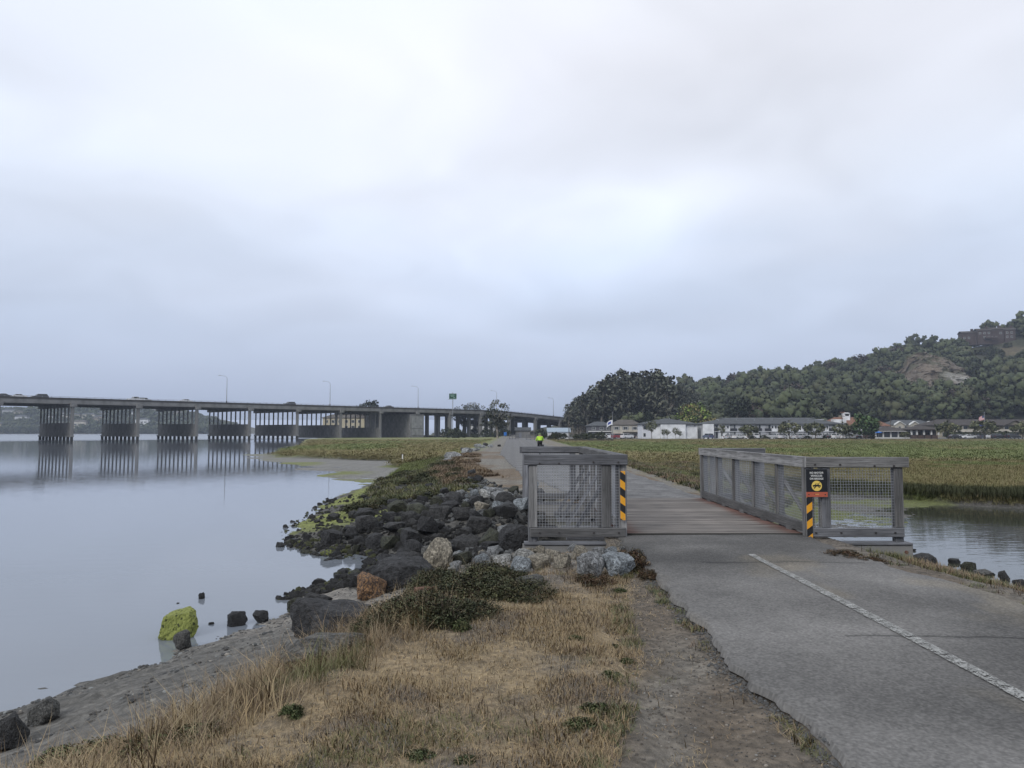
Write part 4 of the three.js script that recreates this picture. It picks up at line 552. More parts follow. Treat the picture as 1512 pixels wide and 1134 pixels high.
// ---------------------------------------------------------------- highway viaduct over the bay
const HW = { x: -134.6, d: 236, th: Math.atan2(0.726, 0.688), s: 19.4, w: 32.8 };
const hwY = (i) => interp([[-9, 0], [9.4, 0], [10, -0.45], [11, -1.4], [12, -2.5], [13, -3.8], [14, -5.2], [15, -6.6], [16, -8]], i);
const hwPoint = (i, z = 0, y = 0) => new THREE.Vector3(i * HW.s, y, z).applyAxisAngle(new THREE.Vector3(0, 1, 0), HW.th).add(new THREE.Vector3(HW.x, 0, -HW.d));
const HROOT = [];
{
  const v = thing('highway_viaduct', 'long grey concrete highway viaduct on rows of columns across the water', 'viaduct', [HW.x, 0, -HW.d], HW.th); HROOT.push(v);
  const S = HW.s, W = HW.w, I0 = -5, I1 = 15;
  for (let i = I0; i < I1; i++) {
    const y0 = hwY(i), y1 = hwY(i + 1), a = i * S, b = (i + 1) * S, seg = (z, w, lo, hi) => bar([a, (lo + hi) / 2 + y0, z], [b, (lo + hi) / 2 + y1, z], w, hi - lo);
    const sp = obj('deck_span', [seg(-W / 2, W - 0.2, 11.3, 11.55)], M.conc, v);
    obj('edge_girder', [seg(-0.15, 0.45, 10.25, 11.5)], M.conc, sp); obj('far_girder', [seg(-W + 0.1, 0.45, 10.25, 11.3)], M.conc, sp);
    for (const z of [-5, -10.5, -16.4, -22, -28]) obj('girder', [seg(z, 0.5, 10.3, 11.28)], M.conc, sp);
    obj('parapet', [seg(0.02, 0.28, 11.56, 12.15)], M.stained ??= mat(0.07, 0.066, 0.062, { map: T.concrete }), sp); obj('parapet', [seg(-W - 0.02, 0.28, 11.56, 12.15)], M.conc, sp); obj('median', [seg(-W / 2, 0.35, 11.56, 12.3)], M.conc, sp);
    const rails = [seg(0.02, 0.07, 12.42, 12.5)]; for (let k = 0; k < 8; k++) { const t = (k + 0.5) / 8; rails.push(box(0.12, 0.36, 0.1, lerp(a, b, t), 12.28 + lerp(y0, y1, t), 0.02)); } obj('handrail', rails, M.steel, sp).userData.kind = 'stuff';
  }
  const col = new THREE.BoxGeometry(0.95, 1, 0.95);
  for (let i = I0; i <= I1; i++) {
    const top = 9.35 + hwY(i), land = i >= 5, x = i * S, g = land ? -0.7 : -1.6; if (top < 1.5) continue;
    const bent = new THREE.Group(); bent.name = 'bent'; bent.position.set(x, 0, 0); v.add(bent);
    obj('cap_beam', cbox(1.5, 0.88, W + 0.2, 0, top + 0.45, -W / 2 - 0.2, 0.05), M.conc, bent); obj('cap_end', cbox(1.9, 1.3, 0.6, 0, top + 0.7, 0.42, 0.05), M.conc, bent);
    if (i === 7) { const P = obj('solid_pier', cbox(7.6, top + 0.9, W, 0, (top - 0.9) / 2, -W / 2, 0.05), M.conc, bent); for (const [y0, y1] of [[0.4, 3.0], [3.3, 8.6]]) obj('face_panel', cbox(6.2, y1 - y0, 0.12, 0, (y0 + y1) / 2, 0.05, 0.04), M.concLight, bent); continue; }
    const nc = i >= 8 ? 5 : 10, wall = i < 8, wb = land ? -0.7 : 0.25, wt = i === 6 ? 3.6 : 4.55;
    for (let k = 0; k < nc; k++) { const z = -0.55 - k * (W - 1.1) / (nc - 1), y0 = wall ? wb : g, o = obj('column', col, M.conc, bent); const fat = i >= 8 ? 1.4 : k === 0 ? 0.85 : 0.42; o.scale.set(fat, top - y0 + 0.05, fat); o.position.set(0, (top + y0) / 2, z); }
    if (wall) { obj('pier_wall', cbox(0.34, wt - wb, W - 0.8, 0, (wt + wb) / 2, -W / 2, 0.03), M.conc, bent); obj('plinth', cbox(0.9, 0.5, W + 0.2, 0, wb + 0.2, -W / 2, 0.05), M.conc, bent); }
    if (!land) for (let k = 0; k < 10; k++) { const o = obj('pile', col, M.tide, bent); o.scale.set(0.7, wb + 1.55, 0.7); o.position.set(0, (wb - 1.55) / 2, -0.55 - k * (W - 1.1) / 9); }
  }
}
// lamp posts on the viaduct
{
  const g = 'lamp posts along the viaduct', L = [];
  const pole = merge([rod([0, 0, 0], [0, 8.6, 0], 0.13, 0.07, 8)]), arm = merge([rod([0, 8.6, 0], [-0.5, 9.3, 0], 0.06, 0.05), rod([-0.5, 9.3, 0], [-2.2, 9.6, 0], 0.05, 0.04)]), head = cbox(0.8, 0.14, 0.32, -2.5, 9.6, 0, 0.03);
  for (const [n, i] of [-2, 2.53, 4.72, 7.02, 9.53, 11.7].entries()) { const p = hwPoint(i, 0.05, 12.1 + hwY(i)); const t = thing('lamp_post', 'slender lamp post with curved arm on the viaduct edge', 'lamp post', [p.x, p.y, p.z], 0.2, g); obj('pole', pole, M.steel, t); obj('arm', arm, M.steel, t); obj('lamp_head', head, M.steel, t); obj('base', cbox(0.35, 0.6, 0.35, 0, 0.3, 0, 0.03), M.black, t); }
  const p = hwPoint(8.05, 0.5, 11.5); const t = thing('highway_sign', 'green highway sign on a pole above the viaduct edge', 'sign', [p.x, p.y, p.z], 0.0);
  obj('pole', rod([0, -12, 0.6], [0, 8.2, 0.6], 0.16, 0.14, 8), M.steel, t); obj('walkway', cbox(3.8, 0.12, 0.8, -0.3, 5.0, 0.9, 0.02), M.steel, t);
  const c = document.createElement('canvas'); c.width = 256; c.height = 192; const q = c.getContext('2d'); q.fillStyle = '#16402f'; q.fillRect(0, 0, 256, 192); q.fillStyle = '#7d9a8e'; q.fillRect(40, 40, 150, 26); q.fillRect(60, 86, 110, 22); q.fillRect(150, 126, 50, 34); q.strokeStyle = '#7d9a8e'; q.lineWidth = 6; q.strokeRect(8, 8, 240, 176);
  const tx = new THREE.CanvasTexture(c); tx.colorSpace = THREE.SRGBColorSpace; obj('panel', cbox(3.4, 2.5, 0.1, 0, 6.4, 0.8, 0.02), M.steel, t); const f = new THREE.PlaneGeometry(3.36, 2.46); f.translate(0, 6.4, 0.856); obj('sign_face', f, mat(1, 1, 1, { map: tx }), t);
}

// ---------------------------------------------------------------- vehicles
const carGlass = pmat(0.02, 0.022, 0.025, { roughness: 0.06 }), hub = mat(0.35, 0.36, 0.37, { roughness: 0.35, metalness: 0.8 }), lampM = mat(0.5, 0.5, 0.48, { roughness: 0.2 }), tailM = mat(0.3, 0.02, 0.02, { roughness: 0.3 });
const paints = { white: [0.72, 0.72, 0.72], silver: [0.4, 0.41, 0.42], black: [0.02, 0.02, 0.023], red: [0.22, 0.02, 0.025], blue: [0.04, 0.06, 0.12], grey: [0.14, 0.145, 0.15], dark: [0.035, 0.038, 0.045] };
for (const k in paints) paints[k] = pmat(...paints[k], { roughness: 0.35, clearcoat: 0.8, clearcoatRoughness: 0.08 });
const carShapes = {
  sedan: { body: [[-2.25, 0.35], [2.2, 0.35], [2.25, 0.62], [2.1, 0.80], [1.2, 0.92], [-1.6, 0.95], [-2.2, 0.9]], cab: [[1.25, 0.9], [0.55, 1.38], [-0.85, 1.42], [-1.7, 0.93]], h: 1.42 },
  suv: { body: [[-2.25, 0.4], [2.2, 0.4], [2.25, 0.75], [2.1, 0.98], [1.15, 1.08], [-2.2, 1.1]], cab: [[1.2, 1.05], [0.6, 1.62], [-1.8, 1.66], [-2.2, 1.08]], h: 1.66 },
  pickup: { body: [[-2.6, 0.45], [2.5, 0.45], [2.55, 0.85], [2.4, 1.05], [1.3, 1.12], [-2.6, 1.12]], cab: [[1.3, 1.1], [0.75, 1.72], [-0.7, 1.74], [-0.85, 1.1]], h: 1.74 },
};
const carParts = {};
for (const k in carShapes) {
  const c = carShapes[k], [bx, tx] = [0.9, 0.68], body = prism(c.body, 1.8, -0.9, 0.06), roof = prism([[c.cab[1][0], c.h - 0.10], [c.cab[1][0] - 0.1, c.h], [c.cab[2][0] + 0.1, c.h + 0.02], [c.cab[2][0], c.h - 0.1]], tx * 2, -tx, 0.02);
  const cab = prism(c.cab, 1.64, -0.82); { const p = cab.attributes.position; for (let i = 0; i < p.count; i++) if (p.getY(i) > 1.2) p.setZ(i, p.getZ(i) * 0.83); cab.computeVertexNormals(); }
  const pillars = []; for (const s of [-1, 1]) { pillars.push(bar([c.cab[0][0], c.cab[0][1], s * 0.8], [c.cab[1][0], c.h - 0.05, s * 0.68], 0.07, 0.05), bar([c.cab[3][0] + 0.02, c.cab[3][1], s * 0.8], [c.cab[2][0], c.h - 0.05, s * 0.68], 0.1, 0.05), bar([-0.25, 1, s * 0.83], [-0.25, c.h - 0.05, s * 0.69], 0.06, 0.05)); }
  const ty = new THREE.CylinderGeometry(0.33, 0.33, 0.22, 16); ty.rotateX(Math.PI / 2); const rim = new THREE.CylinderGeometry(0.2, 0.2, 0.235, 12); rim.rotateX(Math.PI / 2);
  carParts[k] = { body, roof, cab, pillars: merge(pillars), ty, rim, ends: [c.body[1][0], c.body[0][0], c.body[2][1]] };
}
function car(kind, paint, pos, turn, label, group) {
  const c = carParts[kind], t = thing('parked_car', label, 'car', pos, turn, group), b = obj('body', c.body, paints[paint], t); obj('roof', c.roof, paints[paint], t); obj('pillars', c.pillars, paints[paint], t); obj('windows', c.cab, carGlass, t);
  for (const sx of [-1.38, 1.4]) for (const s of [-1, 1]) { const w = new THREE.Group(); w.name = 'wheel'; w.position.set(sx, 0.33, s * 0.8); t.add(w); obj('tyre', c.ty, M.rubber, w); obj('rim', c.rim, hub, w); }
  for (const s of [-0.62, 0.62]) { obj('headlight', cbox(0.1, 0.14, 0.34, c.ends[0] + 0.02, c.ends[2] + 0.02, s, 0.02), lampM, t); obj('tail_light', cbox(0.1, 0.16, 0.26, c.ends[1] - 0.02, c.ends[2] + 0.12, s * 1.1, 0.02), tailM, t); }
  if (group?.includes('viaduct')) t.name = t.name.replace('parked_car', 'moving_car');
  return t;
}
for (const [i, kind, p, z, l] of [[-0.92, 'sedan', 'dark', -4, 'dark saloon leading the cars at the near end of the viaduct'], [-0.72, 'sedan', 'white', -4, 'white saloon driving between two dark cars on the viaduct'], [-0.42, 'suv', 'dark', -4, 'dark sport utility car behind the white saloon on the viaduct'], [1.02, 'pickup', 'white', -4, 'white pickup truck driving over the viaduct'], [1.24, 'suv', 'silver', -8, 'silver car just ahead of the white pickup on the viaduct'], [1.86, 'sedan', 'white', -4, 'low white car driving alone on the viaduct'], [3.93, 'suv', 'dark', -4, 'dark car driving alone on the viaduct'], [6.35, 'sedan', 'dark', -4, 'dark car near the solid pier on the viaduct']]) { const q = hwPoint(i, z, 11.56 + hwY(i)); car(kind, p, [q.x, q.y, q.z], HW.th + Math.PI * (z < -6 ? 0 : 1), l, 'cars on the viaduct'); }

// ---------------------------------------------------------------- hill and far shore
const ridge = (x) => interp([[-40, 0], [10, 3], [60, 9], [100, 16], [132, 26], [184, 33], [219, 39], [268, 47], [298, 55], [317, 59], [345, 66], [373, 72], [450, 84], [700, 95]], x);
const foot = (x) => interp([[-40, 330], [60, 318], [120, 300], [300, 296], [700, 290]], x);
function hillH(x, d) { const f = foot(x), t = (d - f) / (562 - f); if (t < 0) return -1.2; const s = t < 1 ? Math.pow(t, 0.95) : 1 - (t - 1) * 0.10; return -0.8 + ridge(x) * s + (fbm(x * 0.02, d * 0.02, 4, 500) - 0.5) * 9 * sm(0, 0.35, t); }
const inQuarry = (x, d, m = 0) => { return x > 226 - m && x < 286 + m && d > 435 - m * 2 && d < 505 + m; };
{
  const nx = 120, nd = 66, pos = [], col = [], uv = [], idx = [];
  for (let j = 0; j <= nd; j++) for (let i = 0; i <= nx; i++) { const x = -60 + i / nx * 760, d = 290 + j / nd * 420; pos.push(x, hillH(x, d), -d); uv.push(x, d); const n = fbm(x * 0.04, d * 0.04, 4, 501); const c = n > 0.56 ? [0.17, 0.14, 0.08] : [0.075, 0.078, 0.04]; col.push(...c); }
  for (let j = 0; j < nd; j++) for (let i = 0; i < nx; i++) { const a = j * (nx + 1) + i, b = a + 1, c = a + nx + 1, e = c + 1; idx.push(a, b, e, a, e, c); }
  const g = new THREE.BufferGeometry(); g.setAttribute('position', new THREE.Float32BufferAttribute(pos, 3)); g.setAttribute('color', new THREE.Float32BufferAttribute(col, 3)); g.setAttribute('uv', new THREE.Float32BufferAttribute(uv, 2)); g.setIndex(idx); g.computeVertexNormals();
  structure(obj('hill', g, new THREE.MeshStandardMaterial({ vertexColors: true, map: again(T.grain, 25), roughness: 1 }))).userData.label = 'wooded hillside rising behind the motel';
}
{ // bare rock face on the hillside
  const nx = 150, ny = 90, pos = [], col = [], idx = [];
  for (let j = 0; j <= ny; j++) for (let i = 0; i <= nx; i++) {
    const u = i / nx, v = j / ny, x = lerp(222, 288, u), led = fbm(u * 9, v * 5, 4, 510), wedge = Math.sin(u * Math.PI);
    const bx = hillH(x, 440), y = bx - 4 + v * ((25 + (fbm(u * 6, 1, 3, 515) - 0.5) * 16) * wedge + 4) , d = 438 + v * 34 * (0.7 + 0.3 * wedge) + (led - 0.5) * 16 + (fbm(u * 26, v * 16, 3, 514) - 0.5) * 5 + (Math.floor(v * 9 + led * 5) - v * 9 - led * 5) * 1.6 + (1 - wedge) * 10; pos.push(x + (fbm(u * 20, v * 20, 2, 511) - 0.5) * 3, y, -d);
    const s = fbm(u * 7, v * 5 + 2, 4, 512), pale = sm(0.42, 0.5, s) * sm(0.5, 0.58, u + (s - 0.5) * 0.3) * (1 - sm(0.8, 0.9, u)) * (1 - sm(0.5, 0.62, v + (s - 0.5) * 0.4)); const b = sm(0.5, 0.6, fbm(u * 14, v * 10, 4, 513)); let c = [lerp(0.10, 0.19, s), lerp(0.085, 0.155, s), lerp(0.068, 0.12, s)]; c = c.map((q, k) => lerp(q, [0.075, 0.075, 0.045][k], b * 0.8)); c = c.map((q, k) => lerp(q, [0.29, 0.28, 0.255][k], pale)); col.push(...c);
  }
  for (let j = 0; j < ny; j++) for (let i = 0; i < nx; i++) { const a = j * (nx + 1) + i, b = a + 1, c = a + nx + 1, e = c + 1; idx.push(a, b, e, a, e, c); }
  let g = new THREE.BufferGeometry(); g.setAttribute('position', new THREE.Float32BufferAttribute(pos, 3)); g.setAttribute('color', new THREE.Float32BufferAttribute(col, 3)); g.setIndex(idx); g.computeVertexNormals(); const nonidx = g.toNonIndexed(); nonidx.computeVertexNormals();
  tag(obj('rock_face', nonidx, new THREE.MeshStandardMaterial({ vertexColors: true, roughness: 1, side: THREE.DoubleSide })), 'bare tan and grey rock face on the wooded hillside', 'cliff');
}
const farH = (x, d) => { const px = x / d * F + 756; const top = interp([[-950, 34], [-760, 33], [-700, 38], [-640, 32], [-600, 35], [-560, 31], [-510, 24], [-470, 12], [-440, 4], [-425, -3]], x); return -2 + (top + 2) * sm(1120, 1230, d) * 0.92 + (fbm(x * 0.02, d * 0.02, 3, 520) - 0.5) * 7 * sm(1130, 1180, d); };
{
  const nx = 70, nd = 24, pos = [], idx = []; for (let j = 0; j <= nd; j++) for (let i = 0; i <= nx; i++) { const x = -1000 + i / nx * 580, d = 1115 + j / nd * 260; pos.push(x, farH(x, d), -d); }
  for (let j = 0; j < nd; j++) for (let i = 0; i < nx; i++) { const a = j * (nx + 1) + i; idx.push(a, a + 1, a + nx + 2, a, a + nx + 2, a + nx + 1); }
  const g = new THREE.BufferGeometry(); g.setAttribute('position', new THREE.Float32BufferAttribute(pos, 3)); g.setIndex(idx); g.computeVertexNormals(); structure(obj('far_shore', g, mat(0.085, 0.08, 0.05))).userData.label = 'hazy wooded shore across the bay';
}

// ---------------------------------------------------------------- trees
const bark = mat(0.13, 0.11, 0.09, { map: again(T.rock, 2) }), barkPale = mat(0.28, 0.25, 0.21, { map: again(T.rock, 2) });
function treeKind(seed, o) { // unit: metres
  const R = rng(seed), limbs = [], tr = o.trunk, tips = [];
  limbs.push(rod([0, -0.6, 0], [o.lean ?? 0, tr, 0], o.r, o.r * 0.6, 7));
  for (let i = 0; i < (o.limbs ?? 6); i++) { const a = i / (o.limbs ?? 6) * 6.28 + R(), rr = o.rx * (0.35 + R() * 0.35), y0 = tr * (0.6 + R() * 0.4), e = [(o.lean ?? 0) + Math.cos(a) * rr, o.cy + (R() - 0.3) * o.ry * 0.8, Math.sin(a) * rr]; limbs.push(rod([(o.lean ?? 0) * y0 / tr, y0, 0], e, o.r * 0.45, o.r * 0.15, 5)); }
  const crown = leafCloud(seed + 7, o.clumps, o.per, o.rx, o.ry, o.rx, o.rc, o.leaf, o.tones, { shell: 0.75, core: o.core ?? 0, tone: o.puff ? 0.3 : 0.22, puff: o.puff, bulge: o.bulge ?? 0.5, flat: o.flat ?? 0.8, long: 1.4 }); crown.translate(o.lean ?? 0, o.cy, 0);
  return { trunk: merge(limbs), crown, bark: o.bark ?? bark };
}
const TG = { oak: [[0.055, 0.068, 0.03], [0.066, 0.078, 0.034], [0.048, 0.062, 0.028]], light: [[0.082, 0.094, 0.043], [0.075, 0.087, 0.038], [0.09, 0.095, 0.045]], euc: [[0.105, 0.115, 0.08], [0.125, 0.132, 0.092], [0.085, 0.097, 0.07], [0.15, 0.15, 0.105]], bright: [[0.22, 0.30, 0.06], [0.17, 0.25, 0.05], [0.28, 0.31, 0.085], [0.26, 0.22, 0.085]], dark: [[0.03, 0.042, 0.025], [0.04, 0.052, 0.03]], brown: [[0.075, 0.055, 0.045], [0.09, 0.07, 0.05]], motel: [[0.17, 0.185, 0.095], [0.14, 0.16, 0.08], [0.21, 0.21, 0.11]], rich: [[0.085, 0.155, 0.05], [0.07, 0.13, 0.043], [0.11, 0.18, 0.06]], ochre: [[0.3, 0.25, 0.1], [0.25, 0.22, 0.09]] };
const TK = {
  oak: [0, 1, 2, 3].map((k) => treeKind(600 + k, { trunk: 4, r: 0.35, rx: 5.2, ry: 4.2 + k * 0.4, cy: 6.4, clumps: 34, per: 17, rc: 1.8, leaf: 0.72, puff: 1, tones: TG.oak.map((c) => c.map((v) => v * [0.72, 1, 1.25, 0.86][k])), core: 0.78 })), light: [0, 1].map((k) => treeKind(610 + k, { trunk: 4.5, r: 0.3, rx: 5, ry: 4.6, cy: 6.8, clumps: 32, per: 17, rc: 1.8, leaf: 0.72, puff: 1, tones: TG.light.map((c) => c.map((v) => v * [0.88, 0.76][k])), core: 0.64 })),
  euc: [0, 1, 2].map((k) => treeKind(620 + k, { trunk: 13, r: 0.6, rx: 5.4, ry: 8.5, cy: 15.5, clumps: 62, per: 22, rc: 2.0, leaf: 0.85, tones: TG.euc, bulge: 1.0, bark: barkPale, limbs: 9 })),
  brown: [treeKind(630, { trunk: 5, r: 0.3, rx: 4.5, ry: 4.5, cy: 7, clumps: 50, per: 14, rc: 1.4, leaf: 0.75, tones: TG.brown })],
  bright: [treeKind(640, { trunk: 4, r: 0.4, rx: 6.2, ry: 5.6, cy: 7.2, clumps: 150, per: 26, rc: 1.3, leaf: 0.5, tones: TG.bright, bulge: 0.8 })], rich: [treeKind(641, { trunk: 2.2, r: 0.28, rx: 4.6, ry: 3.2, cy: 4.6, clumps: 130, per: 26, rc: 1.0, leaf: 0.4, tones: TG.rich, bulge: 0.5 })],
  motel: [0, 1].map((k) => treeKind(650 + k, { trunk: 1.7, r: 0.16, rx: 3.0, ry: 1.5, cy: 3.0, clumps: 70, per: 22, rc: 0.7, leaf: 0.3, tones: TG.motel, bulge: 0.4, lean: k * 0.3 })), thin: [treeKind(660, { trunk: 2.2, r: 0.08, rx: 1.5, ry: 1.4, cy: 3.6, clumps: 46, per: 18, rc: 0.5, leaf: 0.2, tones: TG.motel, bulge: 0.8, bark: barkPale })],
  cypress: [treeKind(670, { trunk: 3, r: 0.25, rx: 2.2, ry: 4.2, cy: 4.6, clumps: 60, per: 20, rc: 0.9, leaf: 0.45, tones: TG.dark })], pine: [treeKind(671, { trunk: 8, r: 0.35, rx: 5.5, ry: 3.2, cy: 10, clumps: 70, per: 24, rc: 1.3, leaf: 0.6, tones: TG.dark, bulge: 0.9, bark: barkPale })], dome: [treeKind(672, { trunk: 1.5, r: 0.3, rx: 4.6, ry: 2.4, cy: 3.4, clumps: 90, per: 20, rc: 1.0, leaf: 0.45, tones: TG.ochre })],
  gum: [treeKind(673, { trunk: 6, r: 0.4, rx: 4.2, ry: 4.6, cy: 8, clumps: 46, per: 34, rc: 1.25, leaf: 0.4, tones: TG.euc, bulge: 1.3, bark: barkPale, limbs: 9, lean: 0.6 })], bush: [treeKind(674, { trunk: 0.5, r: 0.1, rx: 1.6, ry: 1.1, cy: 1.1, clumps: 36, per: 18, rc: 0.5, leaf: 0.25, tones: TG.oak, limbs: 3 })],
};
const nameOfKind = { oak: 'oak_tree', light: 'bay_tree', euc: 'eucalyptus_tree', brown: 'brown_tree', bright: 'broadleaf_tree', rich: 'round_tree', motel: 'motel_tree', thin: 'young_tree', cypress: 'cypress_tree', pine: 'pine_tree', dome: 'dome_tree', gum: 'gum_tree', bush: 'bush' };
function tree(kind, k, [x, y, z], scale, turn, label, group) { const g = TK[kind][k % TK[kind].length]; const t = thing(nameOfKind[kind], label, kind === 'bush' ? 'bush' : 'tree', [x, y, z], turn, group); Array.isArray(scale) ? t.scale.set(...scale) : t.scale.setScalar(scale); obj('trunk', g.trunk, g.bark, t); obj('crown', g.crown, leafMat, t); return t; }
{
  const R = rng(700), spots = []; // hillside woodland, nearest rows first
  for (let k = 0; k < 6000 && spots.length < 900; k++) { const d = 304 + Math.pow(R(), 0.8) * 285, x = 70 + R() * 400, px = x / d * F + 756; if (px > 1545 || px < 905 || px > 1215 && d < 342 || inQuarry(x, d, 1) || x > 230 && x < 278 && d > 400 && d < 440 || x > 306 && x < 366 && d > 486 && d < 580) continue; const minD = d > 500 ? 6 : 7.4; if (spots.some((s) => Math.hypot(s[0] - x, s[1] - d) < minD)) continue; spots.push([x, d, R()]); }
  spots.sort((a, b) => a[1] - b[1]); let n = 0; const rest = { oak: [], light: [] }; let cnt = { oak: 0, light: 0, brown: 0 };
  const lab = { oak: 'dark green rounded tree in the hillside woodland', light: 'paler olive tree among the hillside woodland', brown: 'brown leaved tree standing out in the hillside woodland' };
  for (const [x, d, k] of spots) { const kind = k < 0.66 ? 'oak' : k < 0.94 ? 'light' : 'brown', s = 0.8 + hash(x, d, 3) ** 2 * 0.8, y = hillH(x, d) - 0.8; if (cnt[kind] < (kind === 'oak' ? 240 : kind === 'light' ? 110 : 30) && d < 520 || d >= 545 && cnt[kind] < 290) { tree(kind, Math.floor(k * 97), [x, y, -d], [s, s * (0.85 + hash(d, x) * 0.35), s], k * 50, lab[kind], 'hillside woodland'); cnt[kind]++; } else rest[kind === 'light' ? 'light' : 'oak'].push([x, y, d, s, k]); }
  for (const kind of ['oak', 'light']) if (rest[kind].length) { const o = shadow(new THREE.InstancedMesh(TK[kind][0].crown, leafMat, rest[kind].length)); o.name = 'distant_woodland' + (kind === 'light' ? '_001' : ''); const q = new THREE.Matrix4(), Q = new THREE.Quaternion(); rest[kind].forEach(([x, y, d, s, k], i) => { q.compose(new THREE.Vector3(x, y, -d), Q.setFromAxisAngle(new THREE.Vector3(0, 1, 0), k * 40), new THREE.Vector3(s, s * 0.95, s)); o.setMatrixAt(i, q); }); scene.add(o); stuff(o, 'distant woodland filling the upper hillside', 'woodland'); }
  console.log('hill trees', cnt, rest.oak.length, rest.light.length);
  // tall eucalyptus grove left of the motel
  const eu = []; for (let k = 0; k < 1500 && eu.length < 62; k++) { const d = 318 + R() * 110, x = 26 + R() * 95, px = x / d * F + 756; if (px < 832 || px > 1032 || eu.some((s) => Math.hypot(s[0] - x, s[1] - d) < 5)) continue; eu.push([x, d]); const s = interp([[832, 0.45], [850, 0.68], [870, 0.86], [900, 1.02], [935, 1.2], [962, 1.18], [985, 1.02], [1010, 0.85], [1032, 0.7]], px) * (0.84 + R() * 0.28); tree('euc', k, [x, hillH(x, d) - 0.6, -d], [s * 1.05, s, s * 1.05], R() * 6, 'tall dark eucalyptus in the grove left of the motel hill', 'eucalyptus grove'); }
  // understorey in front of the grove
  for (let k = 0; k < 34; k++) { const d = 296 + R() * 18, x = X(908 + R() * 145, d), s = 0.45 + R() * 0.4; tree(R() < 0.5 ? 'light' : 'oak', k, [x, -0.8, -d], [s, s, s], R() * 6, 'lower green tree at the foot of the eucalyptus grove', 'trees at the foot of the grove'); }
  // motel trees and single trees
  const at = (px, d) => [X(px, d), -0.5, -d];
  tree('bright', 0, at(1026, 282), 1.0, 1, 'large bright yellow green tree behind the white motel wing'); tree('dome', 0, at(1048, 276), [0.95, 1.15, 0.95], 0.4, 'low ochre domed tree at the end of the long motel'); tree('rich', 0, at(1277, 236), [0.93, 0.98, 0.93], 2, 'dense rounded deep green tree in the motel car park'); tree('pine', 0, at(1089, 300), [0.85, 1.2, 0.85], 2, 'dark flat topped pine with bare pale trunk'); tree('brown', 0, at(1112, 310), 1.2, 1, 'reddish brown tree beside the flat topped pine'); tree('cypress', 0, at(957, 272), [0.8, 1.15, 0.8], 1, 'narrow dark cypress beside the white motel wing');
  for (const [n, [px, s]] of [[1105, 0.95], [1165, 1.15], [1203, 1.1], [1243, 1.05], [1253, 0.8], [1400, 1.15], [1452, 1.25], [1507, 1.1], [1335, 0.5]].entries()) tree('motel', n, at(px, 238), s, n * 1.7, 'small rounded olive tree at the front of the car park', 'olive trees along the car park');
  for (const [n, [px, s]] of [[962, 1.15], [980, 0.62], [985, 0.6], [997, 0.7], [1065, 0.9], [1003, 0.5]].entries()) tree('thin', n, at(px, 244), s, n, 'thin young tree against the white motel walls', 'young trees by the motel');
  tree('gum', 0, [X(735, 216), -0.4, -216], [0.9, 0.82, 0.9], 2.2, 'loose gum tree standing in front of the viaduct by the path'); tree('pine', 0, [X(545, 392), 0, -392], [1.0, 1.32, 1.0], 1, 'dark pine rising just over the viaduct deck'); tree('gum', 0, [X(683, 395), 0, -395], [1.5, 1.2, 1.4], 0, 'broad dark tree top showing over the viaduct beside the green sign'); tree('gum', 0, [X(707, 398), 0, -398], [1.2, 1.25, 1.2], 3, 'second dark tree top over the viaduct nearer the path');
  for (let k = 0; k < 40; k++) { const px = 640 + R() * 250, d = px > 800 ? 205 + R() * 60 : 300 + R() * 80, s = px > 800 ? 0.6 + R() * 0.6 : 0.7 + R() * 1.2; tree('bush', k, [X(px, d), -0.5, -d], [s, s * 0.9, s], R() * 6, px > 800 ? 'green bush between the far path and the parked cars' : 'dark bush in the shade under the viaduct', px > 800 ? 'bushes by the far path' : 'bushes under the viaduct'); }
  for (let k = 0; k < 14; k++) { const d = 244 + R() * 8, s = 0.5 + R() * 0.35; tree('bush', k, at(1050 + R() * 260, d), [s * 1.6, s * 0.7, s], R() * 6, 'clipped dark hedge bush in front of the long motel', 'hedge bushes by the motel'); }
  for (let k = 0; k < 16; k++) { const d = 262 + R() * 16, s = 0.8 + R() * 0.6; tree('bush', k, at(1400 + R() * 130, d), [s * 1.4, s * 0.8, s], R() * 6, 'pale green bush below the brown roofed inn', 'bushes below the inn'); }
  for (let k = 0; k < 26; k++) { const d = 488 + R() * 56, x = 308 + R() * 58, s = 1.6 + R() * 1.3; tree('bush', k, [x, hillH(x, d) - 0.6, -d], [s, s * 0.9, s], R() * 6, 'dark shrub on the open slope below the hilltop house', 'shrubs below the hilltop house'); }
  // misty trees behind the ridge and on the skyline
  for (const [n, [px, d, s, kd]] of [[1355, 640, 1.5, 'oak'], [1330, 650, 1.1, 'oak'], [1320, 655, 0.9, 'oak'], [1262, 630, 1.0, 'oak'], [1250, 625, 0.9, 'oak'], [1236, 640, 0.9, 'light'], [1213, 640, 0.8, 'oak'], [1195, 630, 0.8, 'oak'], [1385, 556, 1.7, 'oak'], [1412, 556, 1.2, 'oak'], [1395, 548, 1.3, 'oak'], [1420, 552, 1.1, 'oak'], [1512, 575, 1.5, 'oak'], [1520, 575, 1.2, 'oak'], [1400, 540, 1.2, 'oak'], [1410, 536, 1.0, 'oak']].entries()) { const x = X(px, d); tree(kd, n, [x, hillH(x, d) + (d > 600 ? 5 : 0), -d], s, n, d > 600 ? 'pale misty tree on the skyline behind the ridge' : 'dark rounded tree on the ridge beside the hilltop house', d > 600 ? 'misty skyline trees' : 'trees by the hilltop house'); }
  // far shore woodland
  const fs = []; for (let k = 0; k < 1500; k++) { const d = 1122 + R() * 130, x = -960 + R() * 530; const y = farH(x, d); if (y < -1) continue; fs.push([x, y - 1.5, d, 0.8 + R() * 0.7]); }
